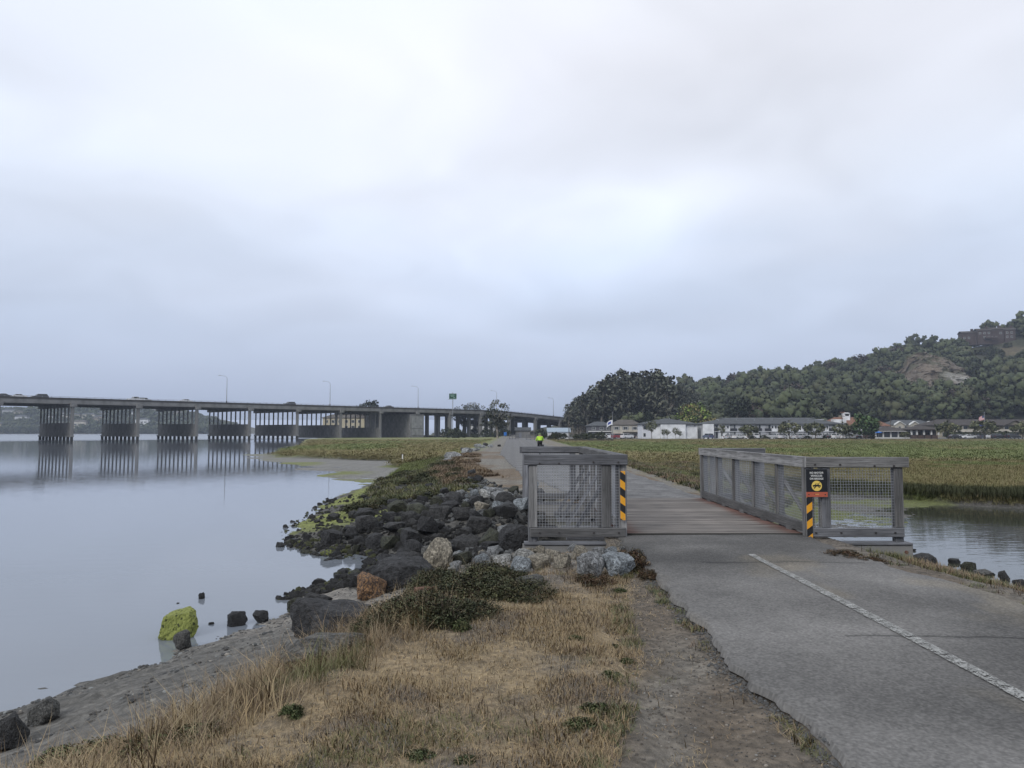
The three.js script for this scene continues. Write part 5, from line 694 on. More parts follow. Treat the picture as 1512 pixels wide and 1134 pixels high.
  const o = shadow(new THREE.InstancedMesh(TK.oak[1].crown, leafMat, fs.length)); o.name = 'far_shore_woodland'; const q = new THREE.Matrix4(), Q = new THREE.Quaternion(); fs.forEach(([x, y, d, s], i) => { q.compose(new THREE.Vector3(x, y, -d), Q.setFromAxisAngle(new THREE.Vector3(0, 1, 0), i), new THREE.Vector3(s, s * 0.9, s)); o.setMatrixAt(i, q); }); scene.add(o); stuff(o, 'hazy woodland on the shore across the bay', 'woodland');
}
// ---------------------------------------------------------------- buildings
function hip(w, dp, h, y, inset = 0.5, over = 0.8) { const a = w / 2 + over, b = dp / 2 + over, r = Math.max(0, a - b * inset * 2), t = y + h; const A = [-a, y, b], B = [a, y, b], C = [a, y, -b], D = [-a, y, -b], E = [-r, t, 0], G = [r, t, 0]; const lo = (p) => [p[0], p[1] - 0.25, p[2]]; return faces([[A, B, G, E], [B, C, G], [C, D, E, G], [D, A, E], [lo(A), lo(B), B, A], [lo(B), lo(C), C, B], [lo(C), lo(D), D, C], [lo(D), lo(A), A, D], [lo(A), lo(D), lo(C), lo(B)]]); }
function gable(w, dp, h, y, over = 0.6) { const a = w / 2 + over, b = dp / 2 + over, t = y + h, th = 0.25; const p = [[-b, y], [0, t], [b, y], [b, y - th], [0, t - th], [-b, y - th]]; const g = prism(p, a * 2, -a); g.rotateY(Math.PI / 2); return muv(g); }
function win(t, x, y, z, w, h, parts = 2, frame = M.trim) { const g = new THREE.Group(); g.name = 'window'; g.position.set(x, y, z); t.add(g); obj('frame', [box(w + 0.16, 0.08, 0.1, 0, h / 2, 0), box(w + 0.16, 0.08, 0.1, 0, -h / 2, 0), box(0.08, h, 0.1, -w / 2, 0, 0), box(0.08, h, 0.1, w / 2, 0, 0), ...(parts > 1 ? [box(0.05, h, 0.07, 0, 0, 0)] : [])], frame, g); for (let k = 0; k < parts; k++) obj('pane', box(w / parts - 0.06, h - 0.06, 0.03, (k + 0.5) * w / parts - w / 2, 0, -0.01), M.glass, g); return g; }
const curtain = mat(0.30, 0.31, 0.32), doorM = mat(0.2, 0.21, 0.23), railM = mat(0.03, 0.032, 0.04);
{ // white motel wing, blank end walls
  const d = 255, x0 = X(948, d), x1 = X(1029, d), w = x1 - x0, t = thing('motel_wing', 'white motel wing with blank walls and grey hip roof', 'building', [(x0 + x1) / 2, -0.45, -d - 6]);
  obj('wall', box(w - 3.2, 4.75, 12, 1.6, 2.375, 0), M.white, t); obj('projecting_wall', box(8.2, 4.85, 1.2, -w / 2 + 10, 2.42, 6.55), M.white, t); obj('stair_wall', box(3.0, 4.7, 9, -w / 2 + 1.6, 2.35, 0.5), mat(0.62, 0.63, 0.66), t); obj('roof', hip(w, 13.6, 1.9, 4.95, 0.75, 0.45), M.roofGrey, t);
  obj('roof_vent', [cyl(0.12, 0.12, 0.7, 1, 6.3, 1), cyl(0.12, 0.12, 0.6, 4, 6, 2)], M.steel, t); for (const y of [1.2, 3.6]) win(t, -w / 2 + 0.9, y, 5.06, 0.8, 1.2, 1); obj('vent', box(0.5, 0.4, 0.1, w / 2 - 0.8, 4.2, 6.05), doorM, t);
  obj('corner_trim', [box(0.12, 4.7, 0.12, w / 2 - 0.02, 2.35, 6.02)], M.trim, t);
}
{ // long two-storey motel
  const d = 255, x0 = X(1037, d), x1 = X(1245, d), w = x1 - x0, t = thing('motel', 'long white two storey motel with black balconies and grey roof', 'building', [(x0 + x1) / 2, -0.45, -d - 6]);
  obj('wall', box(w - 3.6, 4.75, 10.5, 1.8, 2.375, 0), M.white, t); obj('end_wall', box(3.6, 4.8, 12.2, -w / 2 + 1.8, 2.4, 0.4), M.white, t); const rf = obj('roof', hip(w, 11.6, 1.95, 4.95, 0.8, 0.5), M.roofGrey, t); obj('ridge_cap', box(w - 14, 0.18, 0.5, 0, 6.9, 0), M.steel, rf);
  obj('upper_walkway', box(w - 3.8, 0.24, 0.6, 1.9, 2.35, 5.5), mat(0.5, 0.51, 0.53), t);
  const bays = [1056, 1083, 1097, 1120, 1134, 1156, 1192, 1229]; let n = 0;
  for (const px of bays) { const x = X(px, d) - (x0 + x1) / 2; for (const y of [1.15, 3.55]) { const o = obj('recess', box(2.0, 2.1, 0.12, x, y, 5.22), doorM, t); obj('curtain', box(1.5, 1.85, 0.06, x - 0.1, y, 5.31), curtain, t); obj('sliding_pane', box(0.62, 1.85, 0.04, x + 0.55, y, 5.345), M.glass, t); } obj('balcony', [box(2.1, 0.9, 0.08, x, 2.95, 5.85), box(0.06, 0.9, 0.5, x - 1.02, 2.95, 5.6), box(0.06, 0.9, 0.5, x + 1.02, 2.95, 5.6)], railM, t); }
  for (const px of [1066, 1075, 1105, 1128, 1141, 1146, 1151, 1178, 1182, 1186, 1206, 1216, 1222]) { const x = X(px, d) - (x0 + x1) / 2; for (const y of [1.3, 3.8]) win(t, x, y, 5.28, 0.5, 0.8, 1, doorM); }
  for (const px of [1090, 1127, 1170, 1200, 1212]) { const x = X(px, d) - (x0 + x1) / 2; obj('pilaster', box(1.7, 4.7, 0.3, x, 2.35, 5.35), mat(0.36, 0.37, 0.39), t); }
  for (let k = 0; k < 7; k++) obj('roof_vent', cyl(0.1, 0.1, 0.5, -w / 2 + 6 + k * 6, 5.9, 3.4), M.steel, rf);
}
{ // motel's rear wing roof, seen over the first
  const d = 290, t = thing('rear_motel_wing', 'pale flat roofed wing showing behind the long motel', 'building', [X(1120, d), -0.45, -d]); obj('wall', box(44, 6.6, 8, 0, 3.3, 0), M.white, t); obj('roof', box(45.5, 0.35, 9.5, 0, 6.8, 0), mat(0.34, 0.35, 0.36), t);
}
{ // mission style hall
  const d = 292, cx = X(1268, d), t = thing('tile_roofed_hall', 'white hall with terracotta tile roof and small bell tower', 'building', [cx, -0.45, -d - 6]);
  const px = (p) => X(p, d) - cx; obj('wall', box(23, 4.6, 10, 0.5, 2.3, 0), M.white, t); const r = obj('roof', hip(23, 10.5, 3.3, 4.6, 0.45, 0.7), M.roofRed, t); const S = []; for (let k = 0; k < 40; k++) S.push(box(0.12, 0.06, 0.06, -11 + k * 0.57, 4.75, 5.85)); obj('eave_tiles', S, M.roofRed, r).userData.kind = 'stuff';
  obj('gable_block', box(4.6, 5.2, 3, px(1239), 4.4, 5.2), M.white, t); const tw = obj('bell_tower', box(2.3, 3.2, 2.3, px(1257), 7.6, 1), M.white, t); const c = new THREE.CylinderGeometry(1.15, 1.15, 2.3, 16, 1, false, 0, Math.PI); c.rotateZ(Math.PI / 2); c.rotateX(-Math.PI / 2 * 0); const cc = new THREE.CylinderGeometry(1.15, 1.15, 2.3, 20); cc.rotateX(Math.PI / 2); cc.scale(1, 0.42, 1); cc.translate(px(1257), 9.2, 1); obj('arched_top', cc, M.white, tw); obj('opening', box(1.4, 0.5, 0.1, px(1257), 8.6, 2.17), M.black, tw); obj('tower_tiles', box(1.6, 0.25, 1.2, px(1253), 9.75, 0.6), M.roofRed, tw); obj('chimney', box(1.2, 1.4, 1.2, px(1252), 7.9, -0.6), M.tan, t);
  for (const p of [1296, 1303, 1309]) win(t, px(p), 3.4, 5.05, 1.0, 0.9, 2);
}
{ // cream townhouses
  const d = 322, cx = X(1347, d), t = thing('townhouse_row', 'cream townhouses with three small gables and grey roofs', 'building', [cx, -0.45, -d - 5]);
  obj('wall', box(18.5, 5.4, 9, 0, 2.7, 0), M.cream, t); obj('roof', hip(18.5, 9, 2.0, 5.3, 0.4, 0.5), M.roofGrey, t);
  for (const p of [1327, 1349, 1371]) { const x = X(p, d) - cx; const g = obj('gable_wall', prism([[-2.1, 0], [2.1, 0], [2.1, 5.0], [0, 6.5], [-2.1, 5.0]], 0.8, 4.4), M.cream, t); g.position.x = x; const e = gable(1.0, 4.2, 1.6, 5.15, 0.35); e.rotateY(Math.PI / 2); e.translate(x, 0, 5.0); obj('gable_roof', e, M.trim, t); win(t, x, 4.1, 5.26, 1.0, 1.0, 2); win(t, x - 0.7, 1.6, 5.26, 0.8, 1.0, 1); win(t, x + 0.9, 1.6, 5.26, 0.8, 1.0, 1); }
  for (const p of [1338, 1360]) { const x = X(p, d) - cx; win(t, x, 4.2, 4.56, 1.3, 0.8, 2); obj('awning', box(2.2, 0.15, 1, x, 2.3, 4.95), M.roofRed, t); }
}
{ // low restaurant
  const d = 255, cx = X(1321, d), t = thing('restaurant', 'low restaurant with brown roof and white window posts', 'building', [cx, -0.45, -d - 5]); const w = 13.6;
  obj('wall', box(w, 2.4, 8, 0, 1.2, 0), M.brick, t); obj('roof', hip(w, 9.6, 1.35, 2.6, 0.6, 0.9), M.roofBrown, t); obj('roof_fascia', box(w + 1.6, 0.14, 0.1, 0, 2.42, 5.75), M.trim, t);
  for (let k = 0; k < 5; k++) { const x = -w / 2 + 1.9 + k * 2.5; obj('pane', box(2.0, 1.7, 0.06, x, 1.25, 4.05), M.glass, t); obj('white_post', box(0.42, 2.3, 0.3, x + 1.25, 1.15, 4.15), M.trim, t); }
  obj('white_post', box(0.42, 2.3, 0.3, -w / 2 + 0.65, 1.15, 4.15), M.trim, t); obj('low_wall', box(w, 0.45, 0.4, 0, 0.22, 5.2), mat(0.5, 0.5, 0.48), t); obj('yellow_banner', box(0.9, 0.9, 0.05, w / 2 - 1.6, 1.1, 4.12), mat(0.5, 0.33, 0.05), t);
  const u = thing('patio_umbrella', 'blue patio umbrella beside the restaurant', 'umbrella', [X(1296, 250), -0.45, -250]); obj('pole', rod([0, 0, 0], [0, 2.3, 0], 0.03), M.steel, u); obj('canopy', new THREE.ConeGeometry(1.3, 0.55, 8).translate(0, 2.2, 0), mat(0.02, 0.13, 0.45), u); obj('base', cyl(0.25, 0.25, 0.1, 0, 0, 0, 12), M.conc, u);
}
{ // dark timber entrance porch
  const d = 252, cx = X(1366, d), t = thing('entrance_porch', 'dark timber entrance porch with white posts and brick base', 'building', [cx, -0.45, -d - 4]); const w = 9.6;
  obj('wall', box(w - 1, 3.0, 5, 0.4, 1.5, -1), M.roofBrown, t); obj('roof', hip(w, 8, 1.3, 3.1, 0.55, 0.7), M.roofBrown, t); for (const x of [-4.4, -2.6, -0.3, 2.1, 4.4]) obj('white_post', box(0.5, 1.5, 0.4, x, 2.0, 3.3), M.trim, t); for (const x of [-3.5, -1.4, 0.9, 3.2]) obj('brick_base', box(1.8, 1.15, 0.5, x, 0.57, 3.3), M.brick, t); for (const x of [-2.6, 0.4, 2.9]) obj('pane', box(1.7, 1.6, 0.06, x, 1.7, 1.55), M.glass, t); obj('beam', box(w + 0.6, 0.25, 0.3, 0, 2.88, 3.3), M.roofBrown, t);
}
{ // long brown roofed inn
  const d = 300, x0 = X(1378, d), x1 = X(1560, d), w = x1 - x0, t = thing('inn', 'long tan inn with brown roof and pale balcony rail', 'building', [(x0 + x1) / 2, -0.45, -d - 6]); const lx = (p) => X(p, d) - (x0 + x1) / 2;
  obj('wall', box(w, 4.8, 10, 0, 2.4, 0), M.tan, t); obj('roof', hip(w, 12, 2.3, 4.9, 0.4, 0.9), M.roofBrown, t); obj('balcony', [box(w - 9, 0.95, 0.12, 3, 2.75, 6.6), box(w - 9, 0.2, 1.6, 3, 2.3, 5.85)], M.cream, t); for (let k = 0; k < 12; k++) { const x = -w / 2 + 3 + k * 4.0; obj('post', box(0.22, 2.3, 0.22, x, 3.7, 6.5), M.cream, t); win(t, x + 1.7, 3.7, 5.06, 1.7, 1.4, 2, doorM); win(t, x + 1.7, 1.2, 5.06, 1.7, 1.5, 2, doorM); }
  const gx = lx(1495), g = obj('gable_wall', prism([[-4, 0], [4, 0], [0, 1.9]], 0.5, 6.2), M.tan, t); g.position.set(gx, 4.7, 0); const e = gable(2.5, 8.4, 2.1, 4.6, 0.5); e.rotateY(Math.PI / 2); e.translate(gx, 0.1, 6); obj('gable_roof', e, M.roofBrown, t);
}
{ // cream apartments left of the motel
  const d = 285, cx = X(926, d), t = thing('apartment_house', 'cream two storey apartment house with taupe roof and shuttered windows', 'building', [cx, -0.45, -d - 5]); const w = 10.2;
  obj('wall', box(w, 4.9, 9, 0, 2.45, 0), M.cream, t); obj('roof', hip(w, 9, 1.9, 4.9, 0.3, 0.4), M.roofTaupe, t); obj('side_wing', box(4.5, 4.4, 7, w / 2 + 2, 2.2, -1.5), M.cream, t); const r2 = hip(4.5, 7, 1.4, 4.5, 0.4, 0.4); r2.translate(w / 2 + 2, 0, -1.5); obj('side_roof', r2, M.roofTaupe, t); for (const x of [-3.9, -0.6, 2.9]) for (const y of [1.0, 3.6]) { const g = win(t, x, y, 4.56, 1.3, 1.1, 2); obj('shutter', [box(0.35, 1.2, 0.06, -0.9, 0, 0), box(0.35, 1.2, 0.06, 0.9, 0, 0)], doorM, g); } obj('porch_roof', box(6.5, 0.2, 1.4, 1.6, 2.15, 5.2), M.roofTaupe, t);
  const t2 = thing('dark_house', 'dark grey house beside the cream apartment house', 'building', [X(887, 290), -0.45, -296]); obj('wall', box(9, 4.6, 8, 0, 2.3, 0), mat(0.09, 0.09, 0.1), t2); obj('roof', hip(9, 8, 1.6, 4.6, 0.4, 0.5), M.roofGrey, t2); for (const y of [1.2, 3.5]) for (const x of [-2.5, 0.5, 3]) win(t2, x, y, 4.06, 1.2, 1.1, 2); obj('balcony', box(9.2, 0.3, 1.2, 0, 2.4, 4.6), M.trim, t2);
}
{ // low houses at the end of the path, under the ramp
  const t = thing('low_shed', 'low pale shed with blue grey roof below the off ramp', 'building', [X(826, 250), -0.45, -256]); obj('wall', box(7, 2.2, 6, 0, 1.1, 0), M.white, t); obj('roof', gable(7, 6, 1.3, 2.3, 0.4), mat(0.3, 0.36, 0.42), t); obj('door', box(1.4, 1.7, 0.1, -1.5, 0.85, 3.06), M.brick, t); win(t, 1.6, 1.2, 3.06, 1.2, 0.9, 2);
  const u = thing('utility_hut', 'small grey hut at the far end of the path', 'building', [X(772, 222), -0.3, -224]); obj('wall', box(4.2, 2.4, 3, 0, 1.2, 0), M.conc, u); obj('roof', gable(4.2, 3, 0.9, 2.5, 0.3), M.roofGrey, u); obj('door', box(0.9, 1.8, 0.08, -0.8, 0.9, 1.55), doorM, u);
  const b = thing('yellow_building', 'pale yellow building seen between the viaduct columns', 'building', [X(512, 385), -0.6, -390]); obj('wall', box(24, 9.5, 10, 0, 4.75, 0), mat(0.42, 0.37, 0.26), b); obj('roof', hip(24, 10, 1.8, 9.5, 0.4, 0.5), M.roofTaupe, b); for (let k = 0; k < 7; k++) for (const y of [1.8, 4.8, 7.6]) win(b, -10 + k * 3.3, y, 5.06, 1.4, 1.4, 2);
  const c = thing('white_warehouse', 'white warehouse glimpsed under the viaduct by the gum tree', 'building', [X(722, 420), -0.6, -425]); obj('wall', box(22, 6, 10, 0, 3, 0), M.white, c); obj('roof', gable(22, 10, 1.8, 6, 0.4), M.roofGrey, c); for (let k = 0; k < 5; k++) win(c, -8 + k * 4, 3, 5.06, 1.6, 1.2, 2); obj('door', box(2.5, 3, 0.1, 9, 1.5, 5.06), doorM, c);
}
{ // hilltop houses: staggered shingled blocks
  const mk = (px, d, y, blocks, label, m) => {
    const t = thing('hilltop_house', label, 'house', [X(px, d), y, -d], -0.2);
    for (const [x, z, w, h, rise] of blocks) {
      obj('wall', box(w, h + 4, 8, x, h / 2 - 2, z), m, t); const r = gable(w, 8, rise, h, 0.5); r.translate(x, 0, z); obj('roof', r, M.roofBrown, t);
      obj('chimney', box(1.5, 4, 1.5, x + w * 0.3, h + 1.2, z), m, t);
      for (let k = 0; k < Math.max(1, Math.floor(w / 3)); k++) for (const f of [1.2, 4.2]) if (f < h - 0.8 && hash(px + k * 7, f * 10 + w) < 0.75) win(t, x - w / 2 + 1.6 + k * 2.9, f, z + 4.06, 1.2, 1.4, 2);
    }
    obj('deck', [box(9, 0.3, 3, 1, 0.2, 7), box(9, 0.9, 0.1, 1, 0.8, 8.4)], m, t); return t;
  };
  const shingle = mat(0.10, 0.072, 0.066, { map: again(T.grain, 3) }), d = 560, y = hillH(X(1460, d), d) + 4.2;
  mk(1460, d, y, [[-12, -1, 10, 5, 1.6], [-3, 1.5, 9, 6.2, 1.8], [6, -0.5, 10, 7, 1.8], [14, 1, 7, 6.4, 2]], 'long dark brown hilltop house with staggered roofs and chimneys', shingle);
  mk(1313, 640, hillH(X(1313, 640), 640) + 8, [[-5, 0, 9, 5, 1.6], [4, 1, 9, 6, 1.6]], 'misty brown house on the skyline behind the ridge', shingle);
}
{ // houses across the bay
  const R = rng(900), mats = [M.white, M.cream, M.tan, mat(0.5, 0.5, 0.52)]; let n = 0; const used = []; for (let k = 0; k < 400 && n < 34; k++) { const d = 1124 + R() * 95, x = -930 + R() * 450; const y = farH(x, d); if (y < 0.5 || used.some(([a, b]) => Math.hypot(a - x, (b - d) * 2) < 15)) continue; used.push([x, d]); const w = 10 + R() * 9, h = 5 + R() * 4, c = Math.floor(R() * 4); const t = thing('shore_house', `${['white', 'cream', 'tan', 'light grey'][c]} house among the trees on the far shore`, 'house', [x, y + 3.5, -d], (R() - 0.5) * 0.7, 'houses across the bay'); obj('wall', box(w, h + 6, 8, 0, h / 2 - 3, 0), mats[c], t); obj('roof', hip(w, 8, 2.4, h, 0.4, 0.5), R() < 0.5 ? M.roofTaupe : M.roofGrey, t); for (let q = 0; q < 3; q++) obj('window', box(w / 5, 1.6, 0.1, (q - 1) * w / 3.4, h * 0.5, 4.06), M.glass, t); n++; }
}

// ---------------------------------------------------------------- cars by the motel
{
  const list = [[886, 262, 'sedan', 'white', 0.9], [893, 250, 'suv', 'white', 2.0], [903, 256, 'suv', 'silver', 1.2], [913, 250, 'suv', 'red', 0.4], [925, 250, 'suv', 'white', 0.6], [930, 256, 'sedan', 'black', 1.9], [1045, 248, 'suv', 'blue', 1.8], [1076, 246, 'sedan', 'silver', 0.8], [1089, 246, 'sedan', 'white', 0.6], [1097, 250, 'sedan', 'white', 1.4], [1107, 249, 'sedan', 'black', 1.7], [1116, 246, 'suv', 'white', 1.3], [1128, 249, 'sedan', 'white', 1.5], [1140, 246, 'pickup', 'silver', 2.4], [1147, 249, 'suv', 'white', 1.5], [1155, 245, 'suv', 'white', 1.0], [1167, 249, 'sedan', 'white', 1.6], [1178, 248, 'suv', 'silver', 1.6], [1184, 245, 'suv', 'white', 0.9], [1199, 248, 'suv', 'white', 1.5], [1210, 246, 'suv', 'white', 1.1], [1221, 247, 'sedan', 'black', 1.5], [1233, 246, 'suv', 'white', 0.9], [1248, 247, 'sedan', 'white', 0.7], [1257, 247, 'sedan', 'silver', 1.5], [1266, 246, 'sedan', 'black', 1.3], [1407, 246, 'sedan', 'black', 0.3], [1416, 250, 'sedan', 'silver', 0.5], [1429, 247, 'sedan', 'white', 3.0], [1445, 246, 'suv', 'dark', 1.4], [1455, 250, 'suv', 'white', 0.2], [1472, 247, 'suv', 'dark', 0.4], [1494, 246, 'suv', 'black', 0.2]];
  const where = (px) => px < 940 ? 'by the cream apartment house' : px < 1055 ? 'at the blank end wall of the motel' : px < 1300 ? 'in front of the long motel' : 'below the brown roofed inn';
  for (const [px, d, k, p, a] of list) car(k, p, [X(px, d), -0.44, -d], a, `${p} ${{ sedan: 'saloon car', suv: 'sport utility car', pickup: 'pickup truck' }[k]} parked ${where(px)}`, 'cars parked around the motel');
}
// ---------------------------------------------------------------- flags, poles, signs
function flagTex(fn) { const c = document.createElement('canvas'); c.width = 190; c.height = 100; fn(c.getContext('2d')); const t = new THREE.CanvasTexture(c); t.colorSpace = THREE.SRGBColorSpace; return mat(0.9, 0.9, 0.9, { map: t }); }
function flag(w, h, m, parent, y, side) { const g = new THREE.PlaneGeometry(w, h, 16, 8), p = g.attributes.position; for (let i = 0; i < p.count; i++) { const u = (p.getX(i) + w / 2) / w; p.setZ(i, Math.sin(u * 7) * 0.14 * u); p.setY(i, p.getY(i) - u * u * h * 0.62 + y); p.setX(i, side * (u * w * 0.78 + 0.06)); } g.computeVertexNormals(); obj('flag', g, m, parent); }
{
  const us = flagTex((g) => { for (let i = 0; i < 13; i++) { g.fillStyle = i % 2 ? '#e6e4e2' : '#b4353f'; g.fillRect(0, i * 100 / 13, 190, 8); } g.fillStyle = '#2b3560'; g.fillRect(0, 0, 76, 54); g.fillStyle = '#e6e4e2'; for (let r = 0; r < 9; r++) for (let c = 0; c < (r % 2 ? 5 : 6); c++) g.fillRect(4 + c * 12.5 + (r % 2) * 6, 3 + r * 5.6, 2.4, 2.4); });
  const blue = flagTex((g) => { g.fillStyle = '#e9ebef'; g.fillRect(0, 0, 190, 100); g.fillStyle = '#3c4f9e'; g.fillRect(50, 25, 100, 50); });
  const blueW = flagTex((g) => { g.fillStyle = '#3a489a'; g.fillRect(0, 0, 190, 100); g.fillStyle = '#e9ebef'; g.fillRect(0, 0, 34, 100); });
  const pole = (px, d, h, label) => { const t = thing('flagpole', label, 'flagpole', [X(px, d), -0.45, -d]); obj('pole', rod([0, 0, 0], [0, h, 0], 0.09, 0.06, 8), M.steel, t); obj('finial', new THREE.SphereGeometry(0.13, 10, 8).translate(0, h, 0), M.steel, t); return t; };
  let t = pole(904.5, 240, 8.3, 'flagpole with a blue and white flag by the cream apartment house'); flag(2.3, 1.5, blue, t, 5.2, -1);
  t = pole(1453, 252, 8.6, 'flagpole with a striped red and white flag over a blue one'); flag(2.4, 1.4, us, t, 6.9, -1); flag(2.2, 1.3, blueW, t, 5.0, -1);
  for (const [px, d, h, l] of [[1314, 275, 9.4, 'wooden utility pole with cross arm beside the cream townhouses'], [1243, 282, 8.7, 'wooden utility pole behind the tile roofed hall'], [1378, 300, 8.4, 'thin utility pole behind the entrance porch'], [1091, 300, 8.0, 'utility pole beside the pale pine trunk'], [840, 245, 8, 'bare light pole beside the end of the viaduct ramp']]) { const u = thing('utility_pole', l, 'pole', [X(px, d), -0.5, -d]); obj('pole', rod([0, 0, 0], [0, h, 0], 0.16, 0.11, 8), bark, u); obj('cross_arm', box(2.2, 0.14, 0.12, 0, h - 0.7, 0.14), bark, u); for (const x of [-0.95, -0.4, 0.4, 0.95]) obj('insulator', cyl(0.05, 0.04, 0.18, x, h - 0.63, 0.14), M.conc, u); }
  t = thing('blue_sign', 'small blue sign on two posts at the far end of the path', 'sign', [X(746, 190), -0.2, -190]); obj('panel', cbox(0.7, 0.85, 0.06, 0, 1.45, 0, 0.02), mat(0.03, 0.14, 0.42), t); for (const x of [-0.3, 0.3]) obj('post', rod([x, -0.2, -0.05], [x, 1.7, -0.05], 0.04), M.steel, t);
  t = thing('white_stake', 'short white stake at the edge of the cove marsh', 'stake', [X(595, 60), H(X(595, 60), 60) - 0.05, -60]); obj('stake', cbox(0.09, 0.7, 0.05, 0, 0.35, 0, 0.01), M.trim, t); obj('cap', cbox(0.1, 0.04, 0.06, 0, 0.72, 0, 0.01), M.steel, t);
  // low fences at the end of the path
  for (const [a, b, d, l] of [[752, 766, 175, 'short grey fence left of the far end of the path'], [777, 795, 165, 'short grey fence right of the far end of the path']]) { const u = thing('path_fence', l, 'fence', [X((a + b) / 2, d), -0.05, -d]); const w = X(b, d) - X(a, d); for (let k = 0; k <= 3; k++) obj('post', cbox(0.12, 1.2, 0.12, -w / 2 + k * w / 3, 0.6, 0, 0.01), woodMats[0], u); for (const y of [0.25, 0.7, 1.12]) obj('rail', cbox(w, 0.12, 0.06, 0, y, 0.1, 0.01), woodMats[1], u); }
  t = thing('timber_wall', 'long low dark timber edging before the parked cars', 'wall', [X(870, 196), H(X(870, 196), 196), -196]); for (let k = 0; k < 8; k++) { const w = 12.2 / 8 * 1.0; obj('timber', cbox(w - 0.02, 0.32, 0.3, -6.1 + (k + 0.5) * w, 0.35, 0, 0.01), M.roofBrown, t); obj('timber', cbox(w - 0.02, 0.2, 0.28, -6.1 + (k + 0.5) * w, 0.09, 0, 0.01), woodMats[3], t); }
  const wood = obj('driftwood', rod([0, 0, 0], [0.38, 0.02, -0.12], 0.03, 0.022, 7), mat(0.3, 0.17, 0.12, { map: T.wood })); const P = cast(612, 896); wood.position.set(P[0], P[1] + 0.19, P[2]); tag(wood, 'reddish piece of driftwood lying between the dark shrubs', 'driftwood');
}
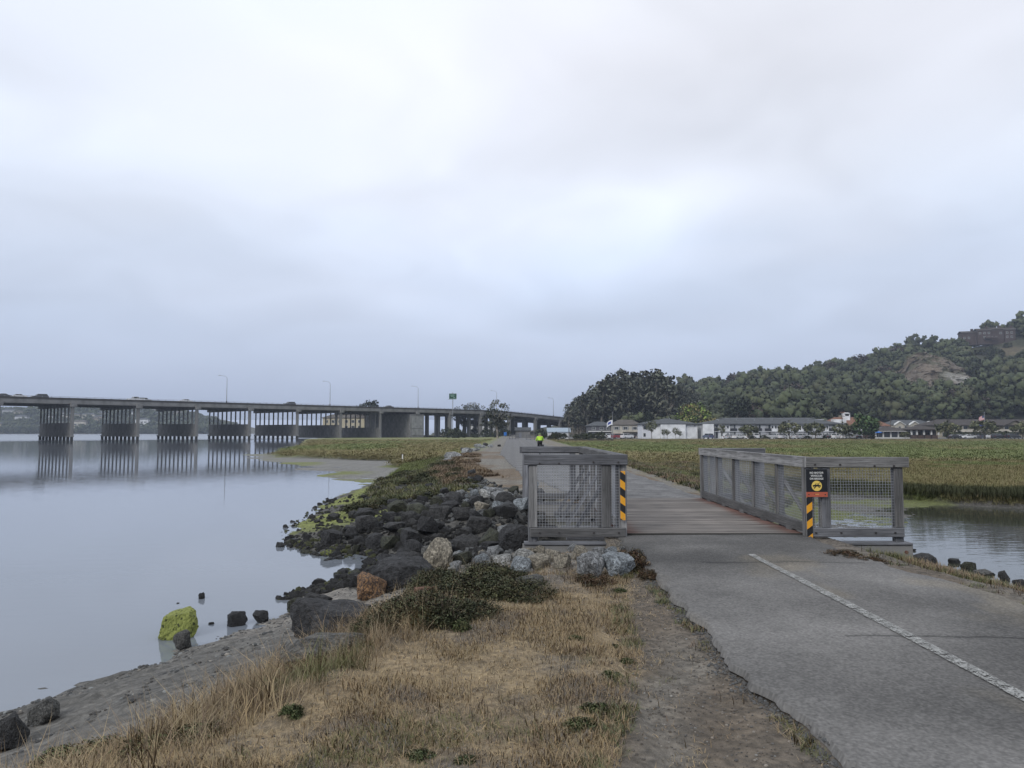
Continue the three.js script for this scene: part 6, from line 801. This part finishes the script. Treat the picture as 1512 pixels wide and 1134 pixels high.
// ---------------------------------------------------------------- cyclist seen from behind
{
  const d = 57, cx = X(797, d), root = thing('bicycle', 'black bicycle ridden along the far path', 'bicycle', [cx, 0.05, -d]), blackM = mat(0.025, 0.025, 0.028, { roughness: 0.5 });
  for (const z of [0.5, -0.55]) { const w = new THREE.Group(); w.name = 'wheel'; w.position.set(0, 0.34, z); root.add(w); const ty = new THREE.TorusGeometry(0.325, 0.018, 8, 36); ty.rotateY(Math.PI / 2); obj('tyre', ty, M.rubber, w); const sp = []; for (let k = 0; k < 12; k++) { const a = k / 12 * 6.283; sp.push(rod([0, 0, 0], [0, Math.cos(a) * 0.32, Math.sin(a) * 0.32], 0.003, 0.003, 4)); } obj('spokes', sp, M.steel, w).userData.kind = 'stuff'; }
  obj('frame', [rod([0, 0.34, 0.5], [0, 0.30, 0.08], 0.014), rod([0, 0.34, 0.5], [0, 0.82, 0.2], 0.012), rod([0, 0.30, 0.08], [0, 0.88, 0.2], 0.018), rod([0, 0.30, 0.08], [0, 0.78, -0.38], 0.02), rod([0, 0.84, 0.19], [0, 0.84, -0.36], 0.018), rod([0, 0.9, -0.34], [0, 0.34, -0.55], 0.017)], blackM, root); obj('saddle', cbox(0.15, 0.05, 0.26, 0, 0.92, 0.2, 0.02), blackM, root); obj('handlebar', [rod([-0.23, 0.98, -0.4], [0.23, 0.98, -0.4], 0.014), rod([0, 0.86, -0.36], [0, 0.98, -0.4], 0.016)], blackM, root); obj('pannier', cbox(0.14, 0.26, 0.3, 0.2, 0.62, 0.5, 0.03), blackM, root);
  const p = thing('person', 'cyclist in bright lime jacket and black tights riding away', 'person', [cx, 0.05, -d]);
  const J = { hip: [0, 0.96, 0.18], chest: [0, 1.24, -0.1], neck: [0, 1.33, -0.22], head: [0, 1.42, -0.3] };
  const bones = [[J.hip, J.chest, 0.155, 0.175], [J.chest, J.neck, 0.14, 0.07], [J.neck, J.head, 0.06, 0.095], [[-0.1, 1.23, -0.08], [0.1, 1.23, -0.08], 0.13, 0.13]];
  for (const s of [-1, 1]) { bones.push([[s * 0.17, 1.27, -0.1], [s * 0.25, 1.08, -0.17], 0.065, 0.052], [[s * 0.25, 1.08, -0.17], [s * 0.22, 1.0, -0.37], 0.05, 0.035], [[s * 0.22, 1.0, -0.37], [s * 0.22, 1.0, -0.44], 0.035, 0.03], [[s * 0.09, 0.96, 0.17], [s * 0.11, s > 0 ? 0.70 : 0.62, s > 0 ? -0.22 : -0.14], 0.095, 0.065], [[s * 0.11, s > 0 ? 0.70 : 0.62, s > 0 ? -0.22 : -0.14], [s * 0.11, s > 0 ? 0.36 : 0.20, s > 0 ? 0.06 : 0.12], 0.062, 0.04], [[s * 0.11, s > 0 ? 0.34 : 0.18, s > 0 ? 0.08 : 0.14], [s * 0.12, s > 0 ? 0.30 : 0.15, s > 0 ? -0.10 : -0.06], 0.042, 0.035]); }
  const N = 96, size = 1.0, mc = new MarchingCubes(N, blackM, false, false, 120000); const C = [0, 0.85, -0.1]; mc.isolation = 0; const V = new THREE.Vector3();
  for (let k = 0; k < N; k++) for (let j = 0; j < N; j++) for (let i = 0; i < N; i++) { const q = [(i - N / 2) / (N / 2) * size + C[0], (j - N / 2) / (N / 2) * size + C[1], (k - N / 2) / (N / 2) * size + C[2]]; let m = 9; for (const [a, b, r0, r1] of bones) { const ab = [b[0] - a[0], b[1] - a[1], b[2] - a[2]], l2 = ab[0] ** 2 + ab[1] ** 2 + ab[2] ** 2, t = clamp(((q[0] - a[0]) * ab[0] + (q[1] - a[1]) * ab[1] + (q[2] - a[2]) * ab[2]) / l2); const dd = Math.hypot(q[0] - a[0] - ab[0] * t, q[1] - a[1] - ab[1] * t, q[2] - a[2] - ab[2] * t) - lerp(r0, r1, t), h = clamp(0.5 + 0.5 * (m - dd) / 0.035); m = lerp(m, dd, h) - 0.035 * h * (1 - h); } mc.field[k * N * N + j * N + i] = -m; }
  mc.update(); const n = mc.count, pos = new Float32Array(n * 3), nor = new Float32Array(n * 3), col = new Float32Array(n * 3);
  for (let i = 0; i < n; i++) { const q = [mc.positionArray[i * 3] * size + C[0], mc.positionArray[i * 3 + 1] * size + C[1], mc.positionArray[i * 3 + 2] * size + C[2]]; pos.set(q, i * 3); nor.set([mc.normalArray[i * 3], mc.normalArray[i * 3 + 1], mc.normalArray[i * 3 + 2]], i * 3); const jacket = q[1] > 0.99 + (q[2] < -0.05 ? -0.06 : 0.06) && q[1] < 1.35; const skin = q[1] >= 1.35 || q[2] < -0.4 && q[1] > 0.9; col.set(skin ? [0.35, 0.2, 0.14] : jacket ? [0.36, 0.6, 0.03] : [0.018, 0.018, 0.02], i * 3); }
  const g = new THREE.BufferGeometry(); g.setAttribute('position', new THREE.BufferAttribute(pos, 3)); g.setAttribute('normal', new THREE.BufferAttribute(nor, 3)); g.setAttribute('color', new THREE.BufferAttribute(col, 3)); obj('body', g, new THREE.MeshStandardMaterial({ vertexColors: true, roughness: 0.7, side: THREE.DoubleSide }), p);
  const he = new THREE.SphereGeometry(0.12, 18, 12, 0, 6.3, 0, 1.9); he.scale(0.95, 0.85, 1.2); he.translate(0, 1.455, -0.3); obj('helmet', he, mat(0.12, 0.16, 0.05, { roughness: 0.4 }), p); console.log('person', n);
}
renderer.render(scene, camera);
